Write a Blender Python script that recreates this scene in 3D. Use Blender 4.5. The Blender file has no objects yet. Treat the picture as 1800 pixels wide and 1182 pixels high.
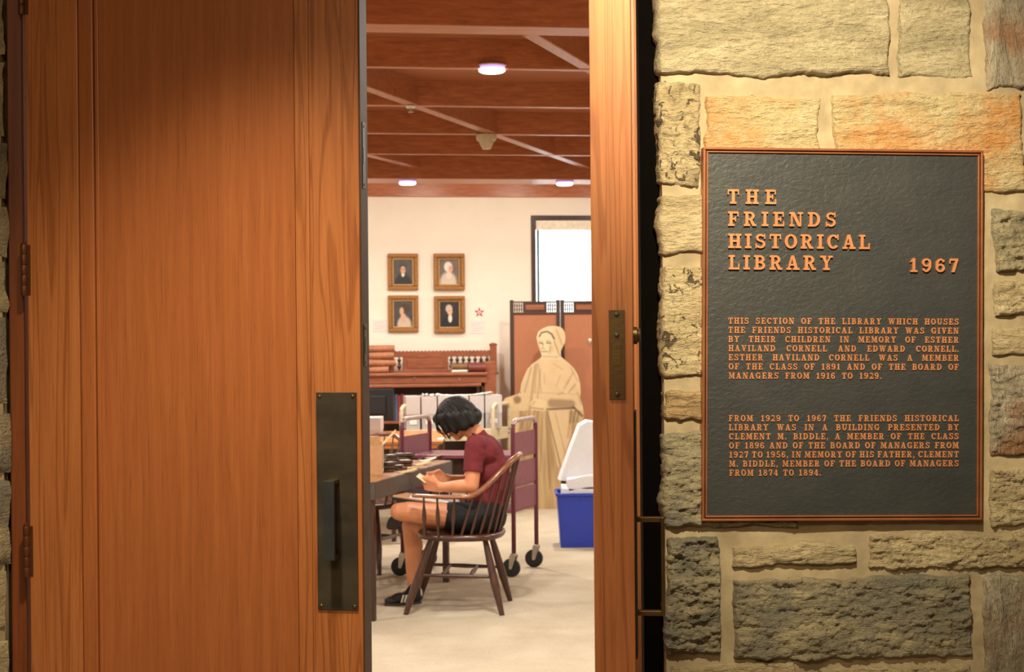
import bpy, math, random
from mathutils import Vector as V, Matrix, noise
random.seed(7)
C = bpy.context.scene.collection
F = 2600.0; H = 1.55; ROLL = 0.009
# ------------------------------------------------------------------ camera, world, lights, exposure
cam = bpy.data.cameras.new('camera'); cam.sensor_width = 36; cam.lens = F/1800*36; cam.clip_start = .05; cam.clip_end = 100
cam.dof.use_dof = True; cam.dof.focus_distance = 3.75; cam.dof.aperture_fstop = 9.0
co = bpy.data.objects.new('camera', cam); C.objects.link(co)
cR = V((math.cos(ROLL), 0, -math.sin(ROLL))); cU = V((math.sin(ROLL), 0, math.cos(ROLL))); cB = V((0, -1, 0))
co.matrix_world = Matrix(((cR.x, cU.x, cB.x, 0), (cR.y, cU.y, cB.y, 0), (cR.z, cU.z, cB.z, H), (0, 0, 0, 1)))
bpy.context.scene.camera = co
sc = bpy.context.scene
sc.view_settings.view_transform = 'Standard'; sc.view_settings.look = 'None'
sc.view_settings.exposure = 0.0; sc.view_settings.gamma = 1.0; sc.view_settings.use_curve_mapping = False
sc.cycles.max_bounces = 8; sc.cycles.diffuse_bounces = 4; sc.cycles.sample_clamp_indirect = 4.0
w = bpy.data.worlds.new('daylight'); sc.world = w; w.use_nodes = True
w.node_tree.nodes['Background'].inputs[0].default_value = (.86, .95, 1, 1)
w.node_tree.nodes['Background'].inputs[1].default_value = 1.3

def lamp(name, kind, loc, energy, col, aim=None, size=.1, spot=60, blend=.5, sy=None):
    l = bpy.data.lights.new(name, kind); l.energy = energy; l.color = col
    if kind == 'AREA':
        l.shape = 'RECTANGLE' if sy else 'DISK'; l.size = size
        if sy: l.size_y = sy
    else: l.shadow_soft_size = size
    if kind == 'SPOT': l.spot_size = math.radians(spot); l.spot_blend = blend
    o = bpy.data.objects.new(name, l); C.objects.link(o); o.location = loc
    if aim is not None:
        o.rotation_euler = (V(aim)-V(loc)).to_track_quat('-Z', 'Y').to_euler()
    return o
WARM = (1, .77, .50); HALLW = (1, .83, .55); ROOMW = (1, .93, .83)
lamp('stone_downlight', 'SPOT', (.44, 1.95, 2.93), 400, HALLW, (.66, 3.84, 1.92), .035, 62, 1.0)
lamp('door_downlight', 'SPOT', (-.60, 2.72, 2.93), 205, WARM, (-.62, 3.05, 1.0), .06, 86, 1.0)
lamp('hall_light', 'AREA', (-.5, .2, 2.92), 50, WARM, (-.5, 1.8, 0), .9)
ROOM_LAMPS = []   # filled further down with the fixtures' bulbs and the added room lights
# daylight behind the window
# ------------------------------------------------------------------ pixel helpers
def ray(px, py): return V((0, 1, 0)) + cR*((px-900)/F) + cU*((591-py)/F)
EYE = V((0, 0, H))
def P(px, py, Y): d = ray(px, py); return EYE + d*(Y/d.y)
def G(px, py, z=0.): d = ray(px, py); return EYE + d*((z-H)/d.z)
class Plane:
    """vertical plane: origin O (x,y), direction tangent; n points to the camera"""
    def __init__(s, O, u):
        s.O = V((O[0], O[1], 0)); s.u = V((u[0], u[1], 0)).normalized(); s.n = V((s.u.y, -s.u.x, 0))
    def hit(s, px, py, d=0.):
        r = ray(px, py); o = s.O + s.n*d
        t = (o-EYE).dot(s.n)/r.dot(s.n); p = EYE + r*t
        return (p-s.O).dot(s.u), p.z
    def pt(s, a, z, d=0.): return s.O + s.u*a + s.n*d + V((0, 0, z))
# ------------------------------------------------------------------ mesh helpers
WM = {}
class MB:
    def __init__(s): s.v = []; s.f = []
    def add(s, vs, fs):
        b = len(s.v); s.v += [V(p) for p in vs]; s.f += [[i+b for i in f] for f in fs]; return s
    def obox(s, o, ax, a, b, c, d, e, f):
        X, Y, Z = ax
        vs = [o+X*p+Y*q+Z*r for p in (a, b) for q in (c, d) for r in (e, f)]
        return s.add(vs, [(0, 1, 3, 2), (4, 6, 7, 5), (0, 4, 5, 1), (2, 3, 7, 6), (0, 2, 6, 4), (1, 5, 7, 3)])
    def box(s, x0, x1, y0, y1, z0, z1):
        return s.obox(V((0, 0, 0)), (V((1, 0, 0)), V((0, 1, 0)), V((0, 0, 1))), x0, x1, y0, y1, z0, z1)
    def pbox(s, pl, a0, a1, d0, d1, z0, z1):
        return s.obox(pl.O, (pl.u, pl.n, V((0, 0, 1))), a0, a1, d0, d1, z0, z1)
    def ring_frame(s, t, up=None):
        t = t.normalized(); up = up or (V((0, 0, 1)) if abs(t.z) < .9 else V((1, 0, 0)))
        a = t.cross(up).normalized(); b = a.cross(t).normalized(); return a, b
    def tube(s, pts, r, n=10, up=None, flat=1.0, cap=True):
        pts = [V(p) for p in pts]; m = len(pts)
        if not hasattr(r, '__len__'): r = [r]*m
        vs = []; fs = []
        for i, p in enumerate(pts):
            t = pts[min(i+1, m-1)]-pts[max(i-1, 0)]
            a, b = s.ring_frame(t, up)
            rr = r[i]; ra, rb = rr if isinstance(rr, tuple) else (rr, rr*flat)
            for k in range(n):
                th = 2*math.pi*k/n; vs.append(p+a*ra*math.cos(th)+b*rb*math.sin(th))
        for i in range(m-1):
            for k in range(n):
                fs.append((i*n+k, i*n+(k+1) % n, (i+1)*n+(k+1) % n, (i+1)*n+k))
        if cap: fs += [tuple(range(n))[::-1], tuple((m-1)*n+k for k in range(n))]
        return s.add(vs, fs)
    def lathe(s, p0, p1, prof, n=12):
        p0 = V(p0); p1 = V(p1)
        pts = [p0.lerp(p1, t) for t, r in prof]; t = p1-p0; a, b = s.ring_frame(t)
        vs = []; fs = []
        for (tt, r), p in zip(prof, pts):
            for k in range(n):
                th = 2*math.pi*k/n; vs.append(p+a*r*math.cos(th)+b*r*math.sin(th))
        for i in range(len(prof)-1):
            for k in range(n): fs.append((i*n+k, i*n+(k+1) % n, (i+1)*n+(k+1) % n, (i+1)*n+k))
        fs += [tuple(range(n))[::-1], tuple((len(prof)-1)*n+k for k in range(n))]
        return s.add(vs, fs)
    def prism(s, poly, o, ax, h0, h1):
        X, Y, Z = ax; n = len(poly)
        vs = [o+X*x+Y*y+Z*h0 for x, y in poly]+[o+X*x+Y*y+Z*h1 for x, y in poly]
        fs = [tuple(range(n))[::-1], tuple(range(n, 2*n))]+[(i, (i+1) % n, n+(i+1) % n, n+i) for i in range(n)]
        return s.add(vs, fs)
    def grid(s, fn, nu, nv):
        vs = [fn(i/nu, j/nv) for j in range(nv+1) for i in range(nu+1)]
        fs = [(j*(nu+1)+i, j*(nu+1)+i+1, (j+1)*(nu+1)+i+1, (j+1)*(nu+1)+i) for j in range(nv) for i in range(nu)]
        return s.add(vs, fs)
    def ell(s, c, r, R=None, n=16, m=10):
        c = V(c); r = (r, r, r) if not hasattr(r, '__len__') else r; vs = []; fs = []
        for j in range(1, m):
            ph = math.pi*j/m
            for i in range(n):
                th = 2*math.pi*i/n
                p = V((r[0]*math.sin(ph)*math.cos(th), r[1]*math.sin(ph)*math.sin(th), r[2]*math.cos(ph)))
                vs.append(c+(R@p if R else p))
        for j in range(m-2):
            for i in range(n): fs.append((j*n+i, (j+1)*n+i, (j+1)*n+(i+1) % n, j*n+(i+1) % n))
        t = V((0, 0, r[2])); vs += [c+(R@t if R else t), c-(R@t if R else t)]; k = len(vs)
        for i in range(n): fs += [(k-2, i, (i+1) % n), (k-1, (m-2)*n+(i+1) % n, (m-2)*n+i)]
        return s.add(vs, fs)
    def cap(s, p0, r0, p1, r1, n=14):
        p0 = V(p0); p1 = V(p1); L = max((p1-p0).length, 1e-5); prof = []
        for k in range(1, 6):
            a = math.pi/2*k/6; prof.append((-math.cos(a)*r0/L, math.sin(a)*r0))
        prof += [(0, r0), (.33, r0*.67+r1*.33), (.67, r0*.33+r1*.67), (1, r1)]
        for k in range(1, 6):
            a = math.pi/2*k/6; prof.append((1+math.sin(a)*r1/L, math.cos(a)*r1))
        return s.lathe(p0, p1, prof, n)

def world_inv(par):
    return WM[par.name].inverted() if par is not None else Matrix()
def obj(name, mb, mat, parent=None, smooth=False, bevel=0, local=False, seg=2, origin=None):
    me = bpy.data.meshes.new(name)
    o = bpy.data.objects.new(name, me); C.objects.link(o)
    vs = mb.v
    if parent is not None:
        o.parent = parent; WM[o.name] = WM[parent.name]
        if not local: Mi = world_inv(parent); vs = [Mi@p for p in vs]
    elif not local:
        if origin is None:
            xs = [p.x for p in vs]; ys = [p.y for p in vs]
            origin = V(((min(xs)+max(xs))/2, (min(ys)+max(ys))/2, min(p.z for p in vs)))
        o.location = origin; WM[o.name] = Matrix.Translation(origin); vs = [p-origin for p in vs]
    else: WM[o.name] = Matrix()
    me.from_pydata([tuple(p) for p in vs], [], mb.f); me.validate()
    if mat: me.materials.append(mat)
    if smooth: me.shade_smooth() if hasattr(me, 'shade_smooth') else [setattr(q, 'use_smooth', True) for q in me.polygons]
    if smooth == 'auto':
        me.set_sharp_from_angle(angle=math.radians(40))
    if bevel:
        m = o.modifiers.new('bevel', 'BEVEL'); m.width = bevel; m.segments = seg; m.limit_method = 'ANGLE'; m.angle_limit = .6
    return o
def empty(name, loc, rz=0., label=None, cat=None, group=None, kind=None):
    o = bpy.data.objects.new(name, None); C.objects.link(o); o.empty_display_size = .05
    o.location = loc; o.rotation_euler = (0, 0, rz)
    WM[o.name] = Matrix.Translation(V(loc)) @ Matrix.Rotation(rz, 4, 'Z')
    return tag(o, label, cat, group, kind)
def tag(o, label=None, cat=None, group=None, kind=None):
    if label: o['label'] = label
    if cat: o['category'] = cat
    if group: o['group'] = group
    if kind: o['kind'] = kind
    return o
def organic(name, mb, mat, parent, voxel=.006, smooth=4, fac=.6, fn=None):
    """voxel-fuse overlapping closed shapes into one continuous surface"""
    me = bpy.data.meshes.new('tmp'); me.from_pydata([tuple(p) for p in mb.v], [], mb.f)
    t = bpy.data.objects.new('tmp', me); C.objects.link(t)
    m = t.modifiers.new('r', 'REMESH'); m.mode = 'VOXEL'; m.voxel_size = voxel
    s2 = t.modifiers.new('s', 'SMOOTH'); s2.iterations = smooth; s2.factor = fac
    dg = bpy.context.evaluated_depsgraph_get(); dg.update()
    e = t.evaluated_get(dg); m2 = bpy.data.meshes.new_from_object(e)
    bpy.data.objects.remove(t); bpy.data.meshes.remove(me)
    r = MB(); r.v = [v.co.copy() for v in m2.vertices]; r.f = [tuple(p.vertices) for p in m2.polygons]
    if fn: r.v = [fn(p) for p in r.v]
    bpy.data.meshes.remove(m2)
    return obj(name, r, mat, parent, smooth=True)
def copy_tree(o, parent=None):
    c = o.copy(); C.objects.link(c); c.parent = parent
    if parent is None: pass
    for ch in list(o.children): copy_tree(ch, c)
    return c
# ------------------------------------------------------------------ materials
def srgb(r, g, b):
    f = lambda c: ((c/255)/12.92 if c/255 <= .04045 else ((c/255+.055)/1.055)**2.4)
    return (f(r), f(g), f(b), 1)
MATS = {}
def new_mat(name):
    m = bpy.data.materials.new(name); m.use_nodes = True; MATS[name] = m
    nt = m.node_tree; return m, nt, nt.nodes['Principled BSDF']
def nd(nt, t, **kw):
    n = nt.nodes.new(t)
    for k, v in kw.items(): setattr(n, k, v)
    return n
def ramp(nt, fac, stops):
    r = nd(nt, 'ShaderNodeValToRGB'); e = r.color_ramp.elements
    while len(e) < len(stops): e.new(.5)
    for el, (p, c) in zip(e, stops): el.position = p; el.color = c
    nt.links.new(fac, r.inputs[0]); return r.outputs[0]
def coords(nt, scale=(1, 1, 1), rot=(0, 0, 0), space='Object'):
    tc = nd(nt, 'ShaderNodeTexCoord'); mp = nd(nt, 'ShaderNodeMapping')
    mp.inputs['Scale'].default_value = scale; mp.inputs['Rotation'].default_value = rot
    nt.links.new(tc.outputs[space], mp.inputs[0]); return mp.outputs[0]
def ntex(nt, vec, scale, detail=4, rough=.55, dist=0.):
    n = nd(nt, 'ShaderNodeTexNoise'); n.inputs['Scale'].default_value = scale; n.inputs['Detail'].default_value = detail
    n.inputs['Roughness'].default_value = rough; n.inputs['Distortion'].default_value = dist
    nt.links.new(vec, n.inputs['Vector']); return n.outputs['Fac']
def bump(nt, b, h, strength=.3, dist=.002, prev=None):
    n = nd(nt, 'ShaderNodeBump'); n.inputs['Strength'].default_value = strength; n.inputs['Distance'].default_value = dist
    nt.links.new(h, n.inputs['Height'])
    if prev: nt.links.new(prev, n.inputs['Normal'])
    nt.links.new(n.outputs[0], b.inputs['Normal']); return n.outputs[0]
def mixc(nt, fac, a, b, mode='MIX'):
    m = nd(nt, 'ShaderNodeMix', data_type='RGBA', blend_type=mode)
    if isinstance(fac, float): m.inputs[0].default_value = fac
    else: nt.links.new(fac, m.inputs[0])
    for i, c in ((6, a), (7, b)):
        if isinstance(c, tuple): m.inputs[i].default_value = c
        else: nt.links.new(c, m.inputs[i])
    return m.outputs[2]
def plain(name, col, rough=.5, metal=0., spec=.5, var=.06, scale=30, bmp=0.):
    m, nt, b = new_mat(name); b.inputs['Roughness'].default_value = rough; b.inputs['Metallic'].default_value = metal
    b.inputs['Specular IOR Level'].default_value = spec
    f = ntex(nt, coords(nt), scale, 5)
    c0 = tuple(max(0, x*(1-var*2)) for x in col[:3])+(1,); c1 = tuple(min(1, x*(1+var*2)) for x in col[:3])+(1,)
    nt.links.new(ramp(nt, f, [(.3, c0), (.7, c1)]), b.inputs['Base Color'])
    if bmp: bump(nt, b, f, bmp, .002)
    return m
def wood(name, dark, mid, light, axis='z', rough=.42, ring=7., cathedral=0., cs=.1, cont=.8, rot=0., gs=1., coat=.0, bstr=.12):
    m, nt, b = new_mat(name); b.inputs['Roughness'].default_value = rough
    b.inputs['Coat Weight'].default_value = coat; b.inputs['Coat Roughness'].default_value = .25
    L = {'z': (1, 1, .035), 'x': (.035, 1, 1), 'y': (1, .035, 1)}[axis]
    L2 = {'z': (1, 1, .015), 'x': (.015, 1, 1), 'y': (1, .015, 1)}[axis]
    oi = nd(nt, 'ShaderNodeObjectInfo')
    add = nd(nt, 'ShaderNodeVectorMath', operation='ADD'); tc = nd(nt, 'ShaderNodeTexCoord')
    mr = nd(nt, 'ShaderNodeMapping'); mr.inputs['Rotation'].default_value = (0, 0, rot)
    nt.links.new(tc.outputs['Object'], mr.inputs[0]); nt.links.new(mr.outputs[0], add.inputs[0])
    sc3 = nd(nt, 'ShaderNodeVectorMath', operation='SCALE'); sc3.inputs[0].default_value = (3.1, 5.7, 9.3)
    nt.links.new(oi.outputs['Random'], sc3.inputs['Scale']); nt.links.new(sc3.outputs[0], add.inputs[1])
    def mp(s):
        k = nd(nt, 'ShaderNodeMapping'); k.inputs['Scale'].default_value = s; nt.links.new(add.outputs[0], k.inputs[0]); return k.outputs[0]
    fine = ntex(nt, mp(L2), 420*gs, 3, .7)
    med = ntex(nt, mp(L), 60*gs, 4, .6, .4)
    broad = ntex(nt, mp(L if not cathedral else tuple(1 if q == 1 else cs for q in L)), ring, 2, .5, .4+cathedral*.3)
    col = ramp(nt, med, [(.28, dark), (.5, mid), (.75, light)])
    if cathedral:
        wv = nd(nt, 'ShaderNodeMath', operation='MULTIPLY'); nt.links.new(broad, wv.inputs[0]); wv.inputs[1].default_value = 62
        sn = nd(nt, 'ShaderNodeMath', operation='SINE'); nt.links.new(wv.outputs[0], sn.inputs[0])
        f2 = ramp(nt, sn.outputs[0], [(.0, (1, 1, 1, 1)), (.55, (1, 1, 1, 1)), (.95, (.66, .58, .50, 1))])
        col = mixc(nt, .75, col, f2, 'MULTIPLY')
    pores = ramp(nt, fine, [(.30, (.62, .55, .5, 1)), (.44, (1, 1, 1, 1))])
    col = mixc(nt, .8, col, pores, 'MULTIPLY')
    bl = ramp(nt, broad, [(.3, (.92, .90, .89, 1)), (.7, (1.0, 1.0, 1.0, 1))])
    col = mixc(nt, .8, col, bl, 'MULTIPLY')
    nt.links.new(col, b.inputs['Base Color'])
    bump(nt, b, fine, bstr, .001)
    return m
oak = wood('oak', srgb(164, 100, 58), srgb(174, 107, 62), srgb(186, 118, 70), 'z', .40, 6, 0, bstr=.15)
oak_cat = wood('oak_cathedral', srgb(172, 108, 62), srgb(186, 120, 70), srgb(198, 132, 80), 'z', .42, 15, .6, bstr=.2, cs=.035)
oak_edge = wood('oak_edge', srgb(172, 108, 66), srgb(186, 120, 74), srgb(198, 132, 84), 'z', .42, 14, .5, bstr=.15, cs=.03)
oak_dark = wood('oak_jamb', srgb(104, 54, 26), srgb(122, 66, 32), srgb(138, 78, 40), 'z', .45, 6, 0)
beam_w = wood('beam_wood', srgb(150, 86, 50), srgb(172, 102, 60), srgb(190, 120, 74), 'x', .34, 6, 0)
beam_d = wood('beam_wood_long', srgb(146, 88, 56), srgb(166, 102, 66), srgb(182, 116, 76), 'y', .34, 6, 0)
ceil_w = wood('ceiling_boards', srgb(146, 86, 54), srgb(164, 98, 62), srgb(178, 112, 72), 'x', .5, 5, 0)
desk_w = wood('desk_cherry', srgb(122, 64, 38), srgb(144, 80, 48), srgb(162, 94, 60), 'x', .35, 9, 0)
chair_w = wood('walnut_chair', srgb(48, 24, 16), srgb(66, 34, 22), srgb(86, 48, 30), 'z', .3, 9, 0, coat=.3)
arm_w = wood('worn_arm', srgb(98, 54, 30), srgb(128, 76, 44), srgb(150, 96, 58), 'x', .28, 9, 0, coat=.4)
table_o = wood('orange_table', srgb(180, 108, 56), srgb(196, 124, 68), srgb(208, 138, 82), 'x', .35, 9, 0)
table_b = wood('near_table_top', srgb(134, 90, 56), srgb(160, 112, 72), srgb(178, 132, 88), 'y', .35, 9, 0)
screen_w = wood('screen_frame', srgb(46, 26, 18), srgb(62, 36, 24), srgb(78, 46, 30), 'z', .4, 9, 0)
screen_p = plain('screen_panel', srgb(164, 104, 70), .7, var=.02, bmp=.05)
cream = plain('cream_wall', srgb(238, 228, 210), .8, var=.012, scale=6)
hallw = plain('hall_wall', srgb(190, 165, 130), .85, var=.03)
black_metal = plain('black_metal', srgb(34, 32, 30), .4, .6)
steel = plain('grey_steel_apron', srgb(92, 84, 74), .38, .5)
zinc = plain('zinc_caster', srgb(190, 180, 165), .35, .8)
rubber = plain('rubber_wheel', srgb(24, 22, 22), .6)
maroon = plain('maroon_paint', srgb(104, 44, 60), .38, 0)
plum = plain('plum_panel', srgb(126, 66, 82), .38, 0)
chromeh = plain('worn_handle', srgb(182, 164, 156), .3, .5)
cream_m = plain('cream_metal', srgb(192, 176, 144), .45)
boxgrey = plain('grey_box_board', srgb(168, 160, 156), .8, var=.02)
boxlid = plain('grey_box_lid', srgb(180, 172, 167), .8, var=.02)
paper = plain('white_paper', srgb(222, 218, 210), .8, var=.02)
foam = plain('white_foam', srgb(222, 221, 224), .7, var=.01, bmp=.05)
yellowp = plain('aged_paper', srgb(214, 188, 134), .75, var=.05)
cardb = plain('cardboard', srgb(186, 140, 100), .8, var=.04)
bluep = plain('blue_plastic', srgb(36, 58, 168), .38, var=.03)
blackp = plain('black_plastic', srgb(22, 22, 24), .35)
caseb = plain('dark_leather', srgb(38, 26, 20), .45, var=.2)
gilt = plain('gilt_wood', srgb(150, 104, 52), .42, .35, var=.12, scale=60)
gilt2 = plain('gilt_inner', srgb(196, 160, 104), .35, .4, var=.1, scale=80)
tanbook = plain('tan_leather', srgb(166, 108, 74), .6, var=.12, scale=25, bmp=.1)
redbook = plain('oxblood_leather', srgb(110, 44, 28), .5, var=.12)
olivebook = plain('olive_cloth', srgb(120, 84, 44), .6, var=.1)
redstar = plain('red_card', srgb(186, 30, 34), .6, var=.03)
skin = plain('skin', srgb(206, 138, 98), .48, var=.05, scale=14)
skin.node_tree.nodes['Principled BSDF'].inputs['Subsurface Weight'].default_value = .12
skin.node_tree.nodes['Principled BSDF'].inputs['Subsurface Radius'].default_value = (.012, .005, .003)
shirt = plain('maroon_cotton', srgb(104, 26, 34), .85, var=.06, scale=60, bmp=.05)
shorts = plain('black_cotton', srgb(12, 13, 15), .85, var=.1)
shoe_b = plain('black_suede', srgb(24, 22, 24), .65)
white_r = plain('white_rubber', srgb(220, 214, 204), .6)
redlip = plain('lip', srgb(160, 80, 68), .5)
def hair_mat():
    m, nt, b = new_mat('black_hair'); b.inputs['Roughness'].default_value = .5; b.inputs['Specular IOR Level'].default_value = .3
    f = ntex(nt, coords(nt, (1, 1, .12)), 190, 3, .6)
    nt.links.new(ramp(nt, f, [(.3, srgb(8, 7, 7)), (.7, srgb(26, 21, 19))]), b.inputs['Base Color'])
    bump(nt, b, f, .5, .003); return m
hairm = hair_mat()
def carpet_mat():
    m, nt, b = new_mat('beige_carpet'); b.inputs['Roughness'].default_value = .95; b.inputs['Specular IOR Level'].default_value = .1
    v = coords(nt); f = ntex(nt, v, 2.2, 5, .6); g = ntex(nt, v, 260, 2, .7); h = ntex(nt, v, 60, 3, .6)
    c = ramp(nt, f, [(.35, srgb(176, 162, 140)), (.65, srgb(192, 180, 158))])
    c = mixc(nt, .6, c, ramp(nt, g, [(.3, (.72, .70, .66, 1)), (.6, (1, 1, 1, 1))]), 'MULTIPLY')
    c = mixc(nt, .5, c, ramp(nt, h, [(.35, (.84, .82, .78, 1)), (.6, (1, 1, 1, 1))]), 'MULTIPLY')
    nt.links.new(c, b.inputs['Base Color']); bump(nt, b, g, .5, .004); return m
carpet = carpet_mat()
def stone_mat(name, a, bcol, c, blotch=None, bl_t=.58, pits=0., axis='x'):
    m, nt, b = new_mat(name); b.inputs['Roughness'].default_value = .52; b.inputs['Specular IOR Level'].default_value = .55
    oi = nd(nt, 'ShaderNodeObjectInfo'); tc = nd(nt, 'ShaderNodeTexCoord')
    vv = tc.outputs['Object']
    def mp(s):
        k = nd(nt, 'ShaderNodeMapping'); k.inputs['Scale'].default_value = s; nt.links.new(vv, k.inputs[0]); return k.outputs[0]
    S = (.28, 1, 1) if axis == 'x' else (1, 1, .22)
    f1 = ntex(nt, mp(S), 16, 6, .62, .8); f2 = ntex(nt, mp((1, 1, 1)), 4.5, 4, .6); f3 = ntex(nt, mp(S), 130, 4, .7)
    col = ramp(nt, f1, [(.3, a), (.5, bcol), (.68, c)])
    if blotch:
        col = mixc(nt, ramp(nt, f2, [(bl_t-.04, (0, 0, 0, 1)), (bl_t+.14, (1, 1, 1, 1))]), col, blotch)
    if pits:
        f4 = ntex(nt, mp((1, 1, 1)), 28, 5, .7, 1)
        col = mixc(nt, ramp(nt, f4, [(.41, (1, 1, 1, 1)), (.45, (0, 0, 0, 1))]), col, srgb(88, 76, 56))
    col = mixc(nt, .55, col, ramp(nt, f3, [(.3, (.55, .55, .5, 1)), (.55, (1, 1, 1, 1))]), 'MULTIPLY')
    nt.links.new(col, b.inputs['Base Color'])
    p = bump(nt, b, f1, .6, .012); bump(nt, b, f3, 1.0, .014, p)
    g = ntex(nt, mp((1, 1, 1)), 300, 2, .6)
    nt.links.new(ramp(nt, g, [(.42, (.6, .6, .6, 1)), (.66, (.15, .15, .15, 1))]), b.inputs['Roughness'])
    return m
st_grey = stone_mat('stone_grey', srgb(156, 148, 120), srgb(186, 176, 144), srgb(208, 198, 166))
st_tan = stone_mat('stone_tan', srgb(164, 150, 116), srgb(196, 180, 142), srgb(216, 202, 164))
st_orange = stone_mat('stone_orange', srgb(190, 174, 132), srgb(208, 192, 148), srgb(220, 206, 168), srgb(214, 156, 94), .46)
st_pit = stone_mat('stone_pitted', srgb(176, 160, 122), srgb(200, 184, 144), srgb(214, 200, 162), srgb(150, 138, 108), .6, .3)
st_dark = stone_mat('stone_dark', srgb(116, 114, 100), srgb(160, 152, 126), srgb(194, 182, 146), srgb(128, 128, 120), .52)
st_brown = stone_mat('stone_brown', srgb(140, 118, 84), srgb(178, 152, 110), srgb(198, 174, 130), srgb(160, 118, 78), .5)
st_vert = stone_mat('stone_vertical', srgb(132, 126, 114), srgb(170, 162, 142), srgb(204, 196, 176), srgb(152, 112, 78), .54, 0, 'z')
def mortar_mat():
    m, nt, b = new_mat('mortar'); b.inputs['Roughness'].default_value = .9
    v = coords(nt); f = ntex(nt, v, 9, 6, .6); g = ntex(nt, v, 160, 3, .7)
    c = ramp(nt, f, [(.35, srgb(158, 144, 116)), (.65, srgb(186, 172, 140))])
    nt.links.new(c, b.inputs['Base Color']); p = bump(nt, b, f, .4, .01); bump(nt, b, g, .3, .002, p); return m
mortar = mortar_mat()
def bronze_mat(name, base, spots, rough=.5, metal=.6, bscale=60, bs=.5):
    m, nt, b = new_mat(name); b.inputs['Metallic'].default_value = metal; b.inputs['Roughness'].default_value = rough
    v = coords(nt, (1, 1, 1.6)); f = ntex(nt, v, bscale, 5, .6, .6); g = ntex(nt, v, 9, 4)
    nt.links.new(ramp(nt, g, [(.35, base), (.7, spots)]), b.inputs['Base Color']); bump(nt, b, f, bs, .004); return m
plaque_bg = bronze_mat('plaque_ground', srgb(54, 58, 60), srgb(62, 65, 66), .48, .15, 60, .4)
copper = bronze_mat('copper_letters', srgb(206, 138, 92), srgb(218, 150, 104), .38, .25, 60, .05)
copper_b = bronze_mat('copper_border', srgb(150, 94, 62), srgb(170, 110, 74), .34, .35, 60, .05)
copper_d = bronze_mat('border_groove', srgb(70, 40, 26), srgb(84, 48, 30), .4, .6, 60, .05)
patina = bronze_mat('patina_plate', srgb(54, 53, 49), srgb(78, 74, 64), .42, .15, 24, .10)
barm = bronze_mat('dark_handle', srgb(60, 68, 76), srgb(74, 80, 86), .34, .3, 60, .05)
oldbrass = bronze_mat('old_brass', srgb(110, 92, 58), srgb(130, 108, 70), .38, .8, 60, .1)
def emis(name, col, s):
    m, nt, b = new_mat(name); b.inputs['Base Color'].default_value = col; b.inputs['Emission Color'].default_value = col
    b.inputs['Emission Strength'].default_value = s; return m
lampglow = emis('lamp_lens', (.93, .90, 1, 1), 9)
lampring = emis('lamp_halo_ring', (.34, .22, 1, 1), 2.2)
def vcol_mat(name, rough=.6):
    m, nt, b = new_mat(name); b.inputs['Roughness'].default_value = rough
    a = nd(nt, 'ShaderNodeVertexColor'); a.layer_name = 'print'; f = ntex(nt, coords(nt), 90, 3)
    dk = mixc(nt, 1.0 if name == 'printed_card' else 0.0, a.outputs[0], (.74, .72, .74, 1), 'MULTIPLY')
    c = mixc(nt, .25, dk, ramp(nt, f, [(.3, (.82, .82, .82, 1)), (.7, (1, 1, 1, 1))]), 'MULTIPLY')
    nt.links.new(c, b.inputs['Base Color']); return m
printm = vcol_mat('printed_card'); paintm = vcol_mat('oil_paint', .35)
def glass_mat():
    m, nt, b = new_mat('window_glass'); b.inputs['Transmission Weight'].default_value = 1; b.inputs['Roughness'].default_value = 0
    b.inputs['IOR'].default_value = 1.02; b.inputs['Base Color'].default_value = (.97, .99, .98, 1); return m
glassm = glass_mat()
def blind_mat():
    m, nt, b = new_mat('blind_fabric'); nt.nodes.remove(b); out = nt.nodes['Material Output']
    d = nd(nt, 'ShaderNodeBsdfDiffuse'); t = nd(nt, 'ShaderNodeBsdfTranslucent'); mx = nd(nt, 'ShaderNodeMixShader')
    f = ntex(nt, coords(nt, (1, 1, .02)), 40, 2)
    c = ramp(nt, f, [(.3, srgb(236, 236, 226)), (.7, srgb(250, 250, 244))])
    nt.links.new(c, d.inputs[0]); nt.links.new(c, t.inputs[0]); mx.inputs[0].default_value = .62
    nt.links.new(d.outputs[0], mx.inputs[1]); nt.links.new(t.outputs[0], mx.inputs[2]); nt.links.new(mx.outputs[0], out.inputs[0]); return m
blindm = blind_mat()
X3 = (V((1, 0, 0)), V((0, 1, 0)), V((0, 0, 1)))
# ------------------------------------------------------------------ planes
tanA = .064
WALL = Plane((.86, 3.85), (1, tanA))
BACK = Plane((-.3, 13.9), (1, .135))
a_end = WALL.hit(1166, 591)[0]      # left end of the right stone wall (mortar core)
a_left = WALL.hit(12, 591)[0]       # right end of the left stone wall
# ------------------------------------------------------------------ SETTING: shell
st = lambda o: tag(o, kind='structure')
fl = st(obj('floor', MB().box(-4.6, 5.2, -2.0, 15.2, -.1, 0), carpet))
# hall
st(obj('ceiling_hall', MB().box(-3.2, 3.6, -2.0, 4.35, 3.0, 3.1), hallw))
st(obj('wall_hall_rear', MB().box(-3.2, 3.6, -2.1, -2.0, 0, 3.0), hallw))
st(obj('wall_hall_left', MB().box(-3.3, -3.2, -2.0, 3.95, 0, 3.0), hallw))
st(obj('wall_hall_right', MB().box(3.6, 3.7, -2.0, 4.2, 0, 3.0), hallw))
# room shell
st(obj('ceiling', MB().box(-4.6, 5.2, 4.32, 15.2, 2.992, 3.1), ceil_w))
CE = bpy.data.objects['ceiling']
st(obj('wall_room_left', MB().box(-4.7, -4.6, 3.9, 15.2, 0, 3.0), cream))
st(obj('wall_room_right', MB().box(5.2, 5.3, 3.9, 15.2, 0, 3.0), cream))
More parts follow.
